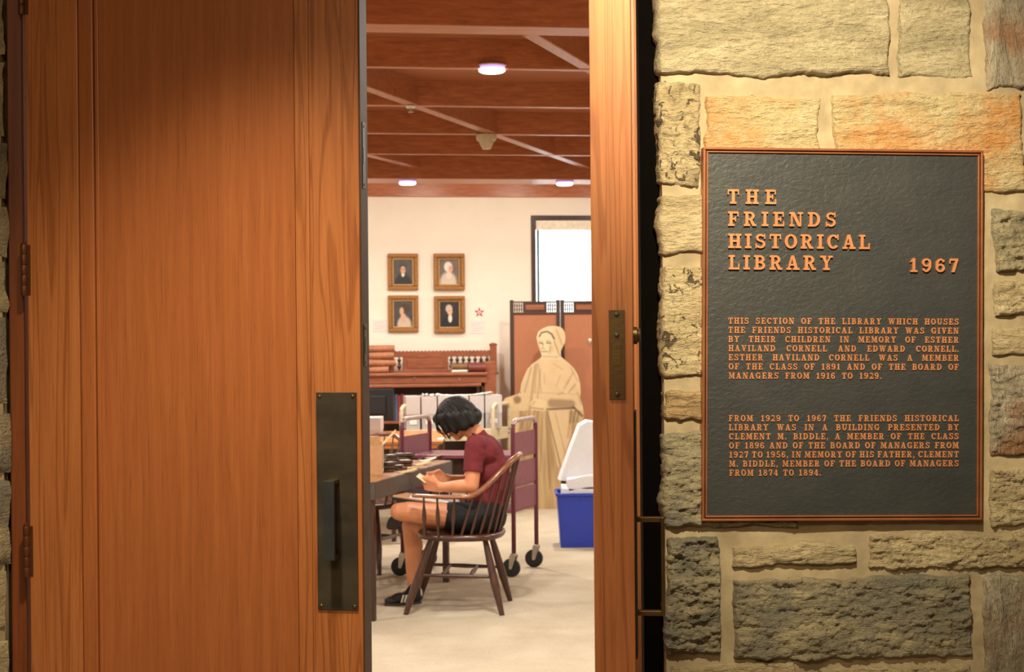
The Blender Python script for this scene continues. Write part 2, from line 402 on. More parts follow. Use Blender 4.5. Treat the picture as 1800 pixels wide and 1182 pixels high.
# back wall with window opening
wa0, wz1 = BACK.hit(933, 379); wa1 = BACK.hit(1150, 379)[0]; wz0 = BACK.hit(933, 660)[1]
bw = MB()
bw.pbox(BACK, -4.5, wa0, -.15, 0, 0, 3.0); bw.pbox(BACK, wa1, 5.7, -.15, 0, 0, 3.0)
bw.pbox(BACK, wa0, wa1, -.15, 0, 0, wz0); bw.pbox(BACK, wa0, wa1, -.15, 0, wz1, 3.0)
st(obj('wall_back', bw, cream))
# window
win = empty('window_1', BACK.pt((wa0+wa1)/2, wz0), 0, kind='structure')
fw = MB(); t = .045
for a, b, c, d in ((wa0, wa0+t, wz0, wz1), (wa1-t, wa1, wz0, wz1), (wa0+t, wa1-t, wz1-t, wz1), (wa0+t, wa1-t, wz0, wz0+t)):
    fw.pbox(BACK, a, b, -.15, .012, c, d)
obj('window_frame', fw, screen_w, win, bevel=.003)
mm = MB(); mm.pbox(BACK, wa0+t+.028, wa0+t+.05, -.13, -.10, wz0+t, wz1-t); mm.pbox(BACK, (wa0+wa1)/2-.02, (wa0+wa1)/2+.02, -.13, -.10, wz0+t, wz1-t)
obj('mullion', mm, plain('teal_mullion', srgb(70, 104, 98), .5), win)
obj('pane', MB().pbox(BACK, wa0+t, wa1-t, -.118, -.112, wz0+t, wz1-t), glassm, win)
vb = MB(); zv = BACK.hit(945, 404)[1]; vb.pbox(BACK, wa0+t+.002, wa1-t-.002, -.06, .010, zv, wz1-t-.003)
obj('valance', vb, plain('cream_valance', srgb(232, 222, 200), .7), win, bevel=.002)
zb = wz0+t+.02; na = 12; x0 = wa0+t+.07; dx = (wa1-t-.02-x0)/na
for i in range(na):
    a = x0+i*dx
    sl = MB().grid(lambda u, v, a=a: BACK.pt(a+u*dx*1.04, zb+v*(zv-zb), -.045+.012*math.sin(u*math.pi)-.012*u), 5, 1)
    o = obj('blind_slat', sl, blindm, win, smooth=True)
lamp('window_daylight', 'AREA', BACK.pt((wa0+wa1)/2, 2.0, -.45), 40, (.9, .96, 1), BACK.pt((wa0+wa1)/2, 1.8, 1), wa1-wa0, sy=1.3)
# ------------------------------------------------------------------ ceiling beams
RT = V((1, .135, 0)).normalized(); RN = V((.135, -1, 0)).normalized()
beamY = [(46, .17, .30), (120, .05, .14), (187, .05, .14), (236, .05, .14), (272, .05, .14), (315, .36, .22)]
BP = []
BZ = [2.85]*5+[2.77]
for (py, th, hh), zb_m in zip(beamY, BZ):
    d = ray(845, py); p = EYE+d*((zb_m-H)/d.z); BP.append(p)
def trans_beam(p, th, hh, z0=2.85):
    mb = MB(); tL = (-4.5-p.x)/RT.x; tR = (5.1-p.x)/RT.x
    mb.obox(V((p.x, p.y, 0)), (RT, -RN, V((0, 0, 1))), tL, tR, 0, th, z0, max(z0+hh, 2.995)); return mb
for p, (py, th, hh), zb_m in zip(BP, beamY, BZ):
    obj('transverse_beam', trans_beam(p, th, hh, zb_m), beam_w, CE, bevel=.004)
pN = BP[0]-V((0, 1.05, 0)); obj('transverse_beam', trans_beam(pN, .05, .14), beam_w, CE, bevel=.004)
cb = MB(); cb.pbox(BACK, -4.2, 5.4, .0, .05, BACK.hit(845, 347)[1], 2.995); cbo = obj('cornice_board', cb, beam_w, CE, bevel=.003)
LD = V((.336, .942, 0)).normalized()
for (px, py) in ((648, 158), (930, 62), (648, 274)):
    d = ray(px, py); p = EYE+d*((2.853-H)/d.z)
    t0 = (4.5-p.y)/LD.y if px != 930 else 0
    # stop at the back wall
    t1 = (BP[5].y+(p.x-BP[5].x)*.135+.02-p.y)/(LD.y-.135*LD.x)
    mb = MB(); mb.obox(V((p.x, p.y, 0)), (LD, V((LD.y, -LD.x, 0)), V((0, 0, 1))), t0, t1, -.035, .035, 2.853, 2.995)
    obj('longitudinal_beam', mb, beam_d, CE, bevel=.004)
for k in (-2, 2, 3):
    p = V((-.71+k*1.3+ .1, 7.8, 0)); t0 = (4.5-p.y)/LD.y; t1 = (BP[5].y+(p.x-BP[5].x)*.135+.02-p.y)/(LD.y-.135*LD.x)
    if k in (2, 3): t1 = min(t1, (5.0-p.x)/LD.x)
    if k in (-2, -1): pass
    mb = MB(); mb.obox(p, (LD, V((LD.y, -LD.x, 0)), V((0, 0, 1))), max(t0, (-4.4-p.x)/LD.x), t1, -.035, .035, 2.853, 2.995)
    obj('longitudinal_beam', mb, beam_d, CE, bevel=.004)
# ceiling lamps
def fixture(p, label, z=2.849, tr=.10):
    e = empty('ceiling_light', (p.x, p.y, z-.03), 0, label, 'ceiling light', 'round ceiling lights on the beams')
    q = V((p.x, p.y, 0))
    obj('trim_ring', MB().lathe(q+V((0, 0, z)), q+V((0, 0, z-.008)), [(0, tr), (.6, tr), (1, tr-.006)], 28), cream_m, e, smooth='auto')
    obj('housing', MB().lathe(q+V((0, 0, z-.0081)), q+V((0, 0, z-.019)), [(0, .066), (1, .066)], 28), lampring, e, smooth='auto')
    obj('lens', MB().lathe(q+V((0, 0, z-.0192)), q+V((0, 0, z-.034)), [(0, .064), (.6, .064), (1, .054)], 28), lampglow, e, smooth='auto')
    l = lamp('ceiling_light_bulb', 'AREA', (p.x, p.y, z-.05), 1, ROOMW, (p.x, p.y, 0), .12); l.data.spread = math.radians(165)
    ROOM_LAMPS.append(l); return e
for (px, py, bi, lb) in ((864, 119, 1, 'round white ceiling light nearest the doorway, on the second beam'),
                         (714, 319, 5, 'small round ceiling light above the framed portraits, left of the far pair'),
                         (994, 320, 5, 'small round ceiling light above the window, right of the far pair')):
    d = ray(px, py); p = EYE+d*(((2.83 if bi == 1 else 2.745)-H)/d.z); b = BP[bi]
    th = beamY[bi][1] if bi == 1 else .2; yb = b.y+(p.x-b.x)*.135+th/2
    fixture(V((p.x, yb, 0)), lb, 2.869 if bi == 1 else 2.769, .074)
# unseen area lights added to light the room, as further downlights would
for k, (x, y) in enumerate(((-2.6, 7.0), (2.6, 7.6), (-3.2, 12.1), (2.7, 12.75), (-2.2, 9.3), (2.2, 9.9), (-.9, 5.2), (.9, 5.5))):
    l = lamp('room_fill', 'AREA', (x, y, 2.83), 1, ROOMW, (x, y, 0), .2); ROOM_LAMPS.append(l)
for l in ROOM_LAMPS: l.data.energy = 46
for k, px in enumerate((560, 760, 930, 1120)):  # unseen lights added to brighten the back wall
    a_ = BACK.hit(px, 400)[0]; q_ = BACK.pt(a_, 2.9, 1.25); l = lamp('wall_fill', 'AREA', q_, 6.8, ROOMW, BACK.pt(a_, 1.3, .0), .2)
# smoke detector, sprinkler
d = ray(855, 238); p = EYE+d*((2.85-H)/d.z); b = BP[3]; q = V((p.x, b.y+(p.x-b.x)*.135+.025, 0))
sd = empty('smoke_detector', q+V((0, 0, 2.75)), 0, 'cream cone-shaped smoke detector hanging under the beam crossing', 'smoke detector')
obj('mounting_plate', MB().lathe(q+V((0, 0, 2.8495)), q+V((0, 0, 2.81)), [(0, .066), (.7, .066), (1, .058)], 28), cream_m, sd, smooth='auto')
obj('sensor_cone', MB().lathe(q+V((0, 0, 2.811)), q+V((0, 0, 2.757)), [(0, .047), (.25, .046), (1, .026)], 28), cream_m, sd, smooth='auto')
d = ray(724, 191); p = EYE+d*((2.85-H)/d.z); b = BP[2]; q = V((p.x, b.y+(p.x-b.x)*.135+.025, 0))
sp = empty('sprinkler_head', q+V((0, 0, 2.82)), 0, 'tiny white sprinkler head under the third beam at left', 'sprinkler')
obj('escutcheon', MB().lathe(q+V((0, 0, 2.8495)), q+V((0, 0, 2.838)), [(0, .03), (1, .024)], 20), paper, sp, smooth='auto')
obj('deflector', MB().lathe(q+V((0, 0, 2.838)), q+V((0, 0, 2.815)), [(0, .008), (.7, .008), (.75, .016), (1, .016)], 16), zinc, sp, smooth='auto')
# ------------------------------------------------------------------ STONE WALLS
Z3 = V((0, 0, 1))
wr = MB(); nz0 = .0
def mort(u, v):
    a = a_end+u*(WALL.hit(2400, 591)[0]-a_end); z = .0+v*3.0
    n = noise.fractal(V((a*6, z*6, 3)), .7, 2.2, 5)*.009
    return WALL.pt(a, z, n)
a_far = WALL.hit(2400, 591)[0]
wr.pbox(WALL, a_end, a_far, -.34, -.012, 0, 3.0)
wro = st(obj('wall_right', wr, mortar, origin=WALL.pt(a_end, 0, 0)))
mg = MB().grid(mort, 260, 300)
# side return of the mortar at the wall's free end
mg.grid(lambda u, v: WALL.pt(a_end+noise.fractal(V((u*2, v*18, 9)), .8, 2, 3)*.004, v*3.0, -.34*u+noise.fractal(V((a_end*5, v*15, 3)), .8, 2.1, 4)*.006*(1-u)), 12, 200)
obj('mortar_face', mg, mortar, wro, smooth=True)
def stone(par, pl, r, mat, kind='strata', seed=0, prot=.016, amp=.006, left=False, px=2.6, rd=.012):
    x0, y0, x1, y1 = r
    a0, z1 = pl.hit(x0, y0); a1, _ = pl.hit(x1, y0); _, z0 = pl.hit((x0+x1)/2, y1); _, z1 = pl.hit((x0+x1)/2, y0)
    return stone_m(par, pl, a0, a1, z0, z1, mat, kind, seed, prot, amp, left, px/690., rd)
_q0, _q1 = WALL.hit(1230, 255), WALL.hit(1729, 918)
pla = (_q0[0], _q0[0]-.01, _q1[0]+.01, _q1[1]-.01, _q0[1]+.01)
def stone_m(par, pl, a0, a1, z0, z1, mat, kind, seed, prot, amp, left, step, rd, right=False):
    Wd = a1-a0; Hh = z1-z0; nu = max(6, int(Wd/step)); nv = max(6, int(Hh/step)); s = seed*7.31
    def edge(k, t): return noise.fractal(V((t*9, k*5.3+s, 1.7)), .9, 2.1, 5)*.012 + noise.noise(V((t*60, k*3+s, 4)))*.002
    def hgt(a, z):
        if kind == 'strata':
            h = noise.fractal(V((a*7, z*48, s)), .62, 2.2, 6)*.85 + .5*noise.noise(V((a*1.7, z*5, s)))
            h += .5*noise.fractal(V((a*30, z*150, s)), .7, 2.1, 3)
        elif kind == 'coarse':
            h = noise.fractal(V((a*15, z*40, s)), .5, 2.2, 6)*1.3 + .6*noise.noise(V((a*3, z*6, s)))
            h += .3*noise.fractal(V((a*60, z*120, s)), .7, 2.1, 3)
        elif kind == 'pit':
            h = noise.fractal(V((a*9, z*11, s)), .8, 2.2, 6)*.7
            c = noise.fractal(V((a*20, z*26, s+40)), .7, 2.2, 4)
            h -= min(1.6, 4.5*max(0, c-.10))
        elif kind == 'vert':
            h = noise.fractal(V((a*34+z*6, z*5, s)), .7, 2.2, 6)*1.1
        else: h = noise.fractal(V((a*8, z*34, s)), .6, 2.2, 6)*.7+.4*noise.fractal(V((a*40, z*130, s)), .7, 2.1, 3)
        return h
    def fn(i, j):
        u = i/nu; v = j/nv
        a = a0+u*Wd; z = z0+v*Hh
        el = edge(0, z); er = edge(1, z); eb = edge(2, a); et = edge(3, a)
        a = a0+el*(1 if not left else .8)+u*(Wd+er-el); z = z0+eb+v*(Hh+et-eb)
        h = prot+amp*hgt(a, z)+ .5*amp*noise.noise(V((a*2.2, z*3, s)))
        de = min(v*Hh, (1-v)*Hh, (1-u)*Wd, 9 if left else u*Wd)
        e = min(1, de/rd); e = math.sqrt(max(0, 1-(1-e)**2))
        d = h*e - .004*(1-e) + (amp*.2*noise.noise(V((a*80, z*80, s))) if e > .5 else 0)
        if left:
            t = min(1, (u*Wd)/(rd*1.2)); a += (1-math.sqrt(max(0, 1-(1-t)**2)))*0; d -= (1-math.sqrt(max(0, 1-(1-t)**2)))*rd*.9
        if e > .6: d = max(d, .003)
        if pla[1] < a < pla[2] and pla[3] < z < pla[4]: d = min(d, .020)
        return a, z, d
    vs = []; fs = []; ns = 6 if left else 0
    depths = [.30*(k/ns)**1.5 for k in range(ns, 0, -1)] if left else []
    for j in range(nv+1):
        if left:
            a, z, d = fn(0, j); v = j/nv; de = min(v*Hh, (1-v)*Hh); e = min(1, de/rd); e = math.sqrt(max(0, 1-(1-e)**2))
            for q in depths:
                aa = a + .006*noise.fractal(V((q*22, z*20, s)), .8, 2, 4) + (1-e)*.014 - .004
                vs.append(pl.pt(aa, z, d-q))
        for i in range(nu+1):
            a, z, d = fn(i, j)
            if left and i < 5:
                v = j/nv; de = min(v*Hh, (1-v)*Hh); e = min(1, de/rd); e = math.sqrt(max(0, 1-(1-e)**2)); a += (1-e)*.014*(1-i/5)
            vs.append(pl.pt(a, z, d))
    R = nu+1+ns
    for j in range(nv):
        for i in range(R-1): fs.append((j*R+i, j*R+i+1, (j+1)*R+i+1, (j+1)*R+i))
    m = MB(); m.add(vs, fs)
    return obj('stone', m, mat, par, smooth=True)
S = [  # px rect, material, kind, protrusion, amp, left
 ((1153, -150, 1560, 134), st_grey, 'strata', .020, .007, 1), ((1578, -150, 1705, 136), st_grey, 'smooth', .010, .004, 0),
 ((1728, -150, 1860, 158), st_vert, 'vert', .016, .009, 0),
 ((1157, 146, 1228, 328), st_pit, 'pit', .012, .008, 1), ((1240, 168, 1441, 330), st_orange, 'smooth', .012, .005, 0),
 ((1462, 164, 1797, 343), st_orange, 'strata', .013, .005, 0),
 ((1160, 340, 1420, 450), st_tan, 'strata', .016, .005, 1), ((1163, 470, 1400, 664), st_pit, 'smooth', .016, .007, 1),
 ((1166, 684, 1420, 738), st_brown, 'strata', .018, .007, 1), ((1166, 756, 1400, 928), st_dark, 'coarse', .018, .008, 1),
 ((1171, 944, 1266, 1152), st_dark, 'coarse', .024, .011, 1), ((1176, 1166, 1398, 1330), st_tan, 'strata', .018, .007, 1),
 ((1288, 957, 1502, 996), st_tan, 'strata', .018, .008, 0), ((1522, 935, 1850, 1000), st_tan, 'coarse', .012, .008, 0),
 ((1288, 1014, 1706, 1158), st_dark, 'coarse', .020, .008, 0), ((1728, 1010, 1880, 1230), st_vert, 'vert', .018, .008, 0),
 ((1438, 1168, 1708, 1330), st_tan, 'coarse', .018, .007, 0), ((1745, 1246, 1895, 1330), st_grey, 'coarse', .018, .007, 0),
 ((1742, 368, 1850, 478), st_dark, 'coarse', .014, .010, 0), ((1746, 492, 1900, 556), st_tan, 'coarse', .014, .008, 0),
 ((1744, 570, 1850, 622), st_tan, 'smooth', .012, .006, 0), ((1738, 640, 1880, 800), st_vert, 'coarse', .010, .006, 0),
 ((1740, 822, 1850, 922), st_tan, 'coarse', .014, .008, 0),
 ((1440, 360, 1722, 520), st_grey, 'smooth', .010, .003, 0), ((1420, 540, 1722, 700), st_tan, 'smooth', .010, .003, 0), ((1440, 720, 1722, 900), st_grey, 'smooth', .010, .003, 0),
]
for i, (r, m, k, pr, am, lf) in enumerate(S):
    hid = r[0] > 1400 and r[2] < 1725 and r[1] > 350 and r[3] < 905
    stone(wro, WALL, r, m, k, i+1, pr, am, bool(lf), 9 if hid else 2.7, .010)
rnd = random.Random(4)
def fill(par, pl, rect, mats, seed, left=False):
    a0, a1, z0, z1 = rect; z = z0; k = seed
    while z < z1-.06:
        h = min(rnd.uniform(.12, .24), z1-z); a = a0; first = True
        while a < a1-.05:
            wd = min(rnd.uniform(.2, .55), a1-a); k += 1
            stone_m(par, pl, a, a+wd-.02, z, z+h-.02, rnd.choice(mats), rnd.choice(['strata', 'coarse', 'smooth']), k, .016, .007, left and first, .022, .012)
            a += wd; first = False
        z += h
zt = WALL.hit(1400, -160)[1]; zbm = WALL.hit(1400, 1340)[1]
pool = [st_grey, st_tan, st_dark, st_brown]
fill(wro, WALL, (a_end-.012, a_far-.02, zt+.012, 2.98), pool, 60, True)
fill(wro, WALL, (a_end-.012, a_far-.02, .01, zbm-.01), pool, 100, True)
fill(wro, WALL, (WALL.hit(1908, 500)[0], a_far-.02, zbm, zt), pool, 140)
# left stone wall
aL0 = -3.6
wl = MB().pbox(WALL, aL0, a_left-.012, -.34, -.004, 0, 3.0); wlo = st(obj('wall_left', wl, mortar))
z = .01; k = 300
while z < 2.95:
    h = rnd.uniform(.13, .25); h = min(h, 2.98-z); a = a_left+rnd.uniform(-.006, .004)
    n = 0
    while a > aL0+.1 and n < 5:
        wd = rnd.uniform(.25, .5); k += 1; n += 1
        stone_m(wlo, WALL, max(aL0+.02, a-wd), a, z, z+h-.018, rnd.choice([st_dark, st_grey]), rnd.choice(['strata', 'coarse']), k, .016, .006, False, .018, .014)
        a -= wd+.018
    z += h
# wall above the doors
ov = MB().pbox(WALL, a_left-.01, a_end+.01, -.34, -.002, 2.72, 3.0); st(obj('wall_header', ov, mortar))
# ------------------------------------------------------------------ door frame
aJL1 = WALL.hit(44, 591, -.02)[0]; aJR0 = WALL.hit(1126, 591, -.05)[0]
jf = empty('trim_1', WALL.pt((a_left+a_end)/2, 0, -.15), 0, kind='structure')
obj('jamb', MB().pbox(WALL, a_left+.003, aJL1, -.33, -.010, 0, 2.66).pbox(WALL, aJL1-.001, aJL1+.045, -.33, -.085, 0, 2.62), oak_dark, jf, bevel=.003)
obj('jamb', MB().pbox(WALL, .5*(aJR0+a_end)-.5*(a_end-aJR0), a_end-.001, -.33, -.035, 0, 2.66), plain('jamb_shade_black', srgb(7, 5, 4), .95, 0, .05), jf, bevel=.003)  # right jamb lies in shade; that darkness is put into its near-black colour
obj('head_jamb', MB().pbox(WALL, a_left+.003, a_end-.006, -.33, -.02, 2.66, 2.72), oak_dark, jf, bevel=.003)
# room side wall beside the stone (plaster)
st(obj('wall_front', MB().pbox(WALL, -3.9, a_left-.02, -.42, -.345, 0, 3.0).pbox(WALL, a_end+.05, 4.6, -.42, -.345, 0, 3.0).pbox(WALL, a_left-.02, a_end+.05, -.42, -.345, 2.66, 3.0), cream))
# ------------------------------------------------------------------ LEFT DOOR LEAF
pivL = P(47, 591, 3.70); freeL = P(633.5, 591, 3.55)
DL = Plane((pivL.x, pivL.y), (freeL.x-pivL.x, freeL.y-pivL.y)); LL = (V((freeL.x, freeL.y, 0))-DL.O).length
TH = .070; ZB, ZT = .012, 2.65
def sL(px): return DL.hit(px, 591)[0]
d1 = empty('door_1', DL.pt(LL/2, .012, -TH/2), 0, kind='structure')
def db(name, s0, s1, t0, t1, z0, z1, mat, bev=.002, par=None):
    return obj(name, MB().pbox(DL, s0, s1, -t1, -t0, z0, z1), mat, par or d1, bevel=bev)
sa, sb_, sc_, sd_, se, sf, sg = sL(141), sL(166), sL(170), sL(177), sL(520), sL(545), LL
db('stile', .003, sa-.0012, 0, TH, ZB, ZT, oak_cat, .0025)
db('moulding', sa, sb_, .003, TH-.003, ZB, ZT, oak, .0025)
db('bead', sb_+.0025, sd_-.004, .007, TH-.007, ZB, ZT, oak, .002)
db('panel', sd_-.0045, se-.003, .011, TH-.011, ZB, ZT, oak, .0)
db('core', sb_-.004, sd_+.01, .018, TH-.018, ZB, ZT, oak_dark, .0)
db('moulding', se, sf, .003, TH-.003, ZB, ZT, oak_cat, .0025)
db('stile', sf+.0008, sg, 0, TH, ZB, ZT, oak_cat, .003)
db('core', se-.006, sf+.01, .018, TH-.018, ZB, ZT, oak_dark, .0)
# edge lipping
ELp = Plane((DL.pt(LL, 0, 0).x, DL.pt(LL, 0, 0).y), (-DL.n.x, -DL.n.y))   # runs from the outer to the inner corner; n = +leaf direction
ELp.n = DL.u.copy()
edgem = plain('worn_edge_finish', srgb(78, 58, 32), .6, .0, var=.15, scale=20)
obj('edge_strip', MB().obox(DL.pt(LL, 0, 0), (DL.u, -DL.n, Z3), 0, .003, .004, TH-.003, ZB, ZT), edgem, d1, bevel=.001)
for (y0, y1, nm) in ((212, 330, 'flush_bolt_plate'), (570, 645, 'latch_plate')):
    za = DL.hit(636, y1)[1]; zb2 = DL.hit(636, y0)[1]
    o = obj(nm, MB().obox(DL.pt(LL, 0, 0), (DL.u, -DL.n, Z3), .0028, .0048, .018, .044, za, zb2), patina, d1, bevel=.001)
    m = MB(); zm = (za+zb2)/2; m.obox(DL.pt(LL, 0, 0), (DL.u, -DL.n, Z3), .0045, .0056, .025, .037, zm-.02, zm+.02); obj('latch_slot', m, blackp, o)
    m = MB()
    for zz in (za+.010, zb2-.010): m.lathe(DL.pt(LL+.0045, zz, -.031), DL.pt(LL+.0062, zz, -.031), [(0, .0045), (1, .003)], 10)
    obj('screw', m, oldbrass, o)
for yc in (-14, 476, 967, 1458):
    zc = WALL.hit(44, yc, -.01)[1]; q = DL.pt(-.004, 0, .004)
    hz = empty
    m = MB(); 
    for kk in range(5):
        m.lathe(q+V((0, 0, zc-.064+kk*.0258)), q+V((0, 0, zc-.064+kk*.0258+.0246)), [(0, .0078), (.06, .0084), (.94, .0084), (1, .0078)], 14)
    m.lathe(q+V((0, 0, zc+.0645)), q+V((0, 0, zc+.070)), [(0, .006), (.5, .007), (1, .003)], 12)
    m.obox(DL.pt(0, 0, 0), (DL.u, DL.n, Z3), -.004, .012, -.002, .0012, zc-.063, zc+.063)
    obj('hinge', m, bronze_mat('hinge_bronze', srgb(96, 60, 40), srgb(110, 72, 48), .45, .5, 60, .1) if 'hinge_bronze' not in MATS else MATS['hinge_bronze'], d1, smooth='auto')
# pull handle and plate
s0, z1p = DL.hit(556, 690); s1 = DL.hit(627, 690)[0]; z0p = DL.hit(594, 1073)[1]
pl_ = obj('handle_plate', MB().pbox(DL, s0, s1, .0, .004, z0p, z1p), patina, d1, bevel=.0012)
for ss in (s0+.009, s1-.009):
    for zz in (z0p+.010, z1p-.010):
        obj('screw', MB().lathe(DL.pt(ss, zz, .0035), DL.pt(ss, zz, .0062), [(0, .0048), (.5, .0046), (1, .002)], 12), oldbrass, pl_, smooth=True)
def pull(pl, s, z0, z1, par, mat, w=.026, dp=.012, out=.058, sgn=1):
    m = MB(); m.pbox(pl, s-w/2, s+w/2, out-dp, out, z0, z1)
    h = obj('pull_bar', m, mat, par, bevel=.0015)
    for zz in (z0, z1-.010):
        obj('bracket', MB().pbox(pl, s-w*.42, s+w*.42, .0038, out-dp+.001, zz, zz+.010), oldbrass, par, bevel=.001)
sp0 = DL.hit(590, 840)[0]
pull(DL, sp0, DL.hit(590, 980)[1], DL.hit(590, 842)[1], pl_, barm)
# ------------------------------------------------------------------ RIGHT DOOR LEAF (open toward the viewer)
pR = V((.327, 3.80, 0)); fR = P(1112.5, 591, 2.99); fR.z = 0
uR = (fR-pR).normalized(); LR = (fR-pR).length
DR = Plane((pR.x, pR.y), (uR.x, uR.y)); DR.n = V((-uR.y, uR.x, 0))
if DR.n.x < 0: DR.n = -DR.n      # outer face looks at the stone (+x)
THR = (P(1112.5, 591, 2.99)-P(1040.5, 591, 3.0)).length
d2 = empty('door_2', DR.pt(LR/2, .012, -THR/2), 0, kind='structure')
def rb(name, s0, s1, t0, t1, z0, z1, mat, bev=.002):
    return obj(name, MB().pbox(DR, s0, s1, -t1, -t0, z0, z1), mat, d2, bevel=bev)
rb('stile', LR-.12, LR-.004, 0, THR, ZB, ZT, oak, .002)
rb('edge_strip', LR-.004, LR, .0, THR, ZB, ZT, oak_edge, .0015)
rb('moulding', LR-.155, LR-.1215, .003, THR-.003, ZB, ZT, oak, .002)
rb('panel', .13, LR-.158, .011, THR-.011, ZB, ZT, oak, 0)
rb('moulding', .096, .1285, .003, THR-.003, ZB, ZT, oak, .002)
rb('stile', .006, .095, 0, THR, ZB, ZT, oak, .002)
# plates on its free edge
EO = DR.pt(LR, 0, 0); eax = (-DR.n, DR.u, Z3)
def edge_uv(px, py):
    r = ray(px, py); t = (EO-EYE).dot(DR.u)/r.dot(DR.u); p = EYE+r*t; return (p-EO).dot(-DR.n), p.z
ea1, ez1 = edge_uv(1070, 545); ea0, _ = edge_uv(1098, 545); _, ez0 = edge_uv(1084, 703)
spl = obj('strike_plate', MB().obox(EO, eax, ea0, ea1, -.001, .002, ez0, ez1), bronze_mat('strike_bronze', srgb(98, 78, 50), srgb(112, 90, 58), .42, .6, 60, .1), d2, bevel=.0008)
obj('strike_recess', MB().obox(EO, eax, ea0+.008, ea1-.006, .0018, .0026, (ez0+ez1)/2-.022, (ez0+ez1)/2+.022), oldbrass, spl, bevel=.0008)
for zz in (ez0+.010, ez1-.010, ez1-.052):
    obj('screw', MB().lathe(EO-DR.n*((ea0+ea1)/2)+DR.u*.0018+Z3*zz, EO-DR.n*((ea0+ea1)/2)+DR.u*.0036+Z3*zz, [(0, .005), (.5, .0048), (1, .0025)], 12), patina, spl, smooth=True)
# plate + pull on the outer face
z1q = P(1114, 722, 3.06).z; z0q = P(1114, 1150, 3.06).z
pr_ = obj('handle_plate', MB().pbox(DR, LR-.115, LR-.018, 0, .004, z0q, z1q), patina, d2, bevel=.001)
pull(DR, LR-.075, P(1150, 1082, 3.06).z, P(1150, 909, 3.06).z, pr_, oldbrass, w=.022, dp=.008, out=.060)
zc = P(1122, 590, 3.06).z
lk = obj('lock_cylinder', MB().lathe(DR.pt(LR-.072, zc, 0), DR.pt(LR-.072, zc, .014), [(0, .018), (.5, .018), (.6, .015), (1, .013)], 24), oldbrass, d2, smooth='auto')
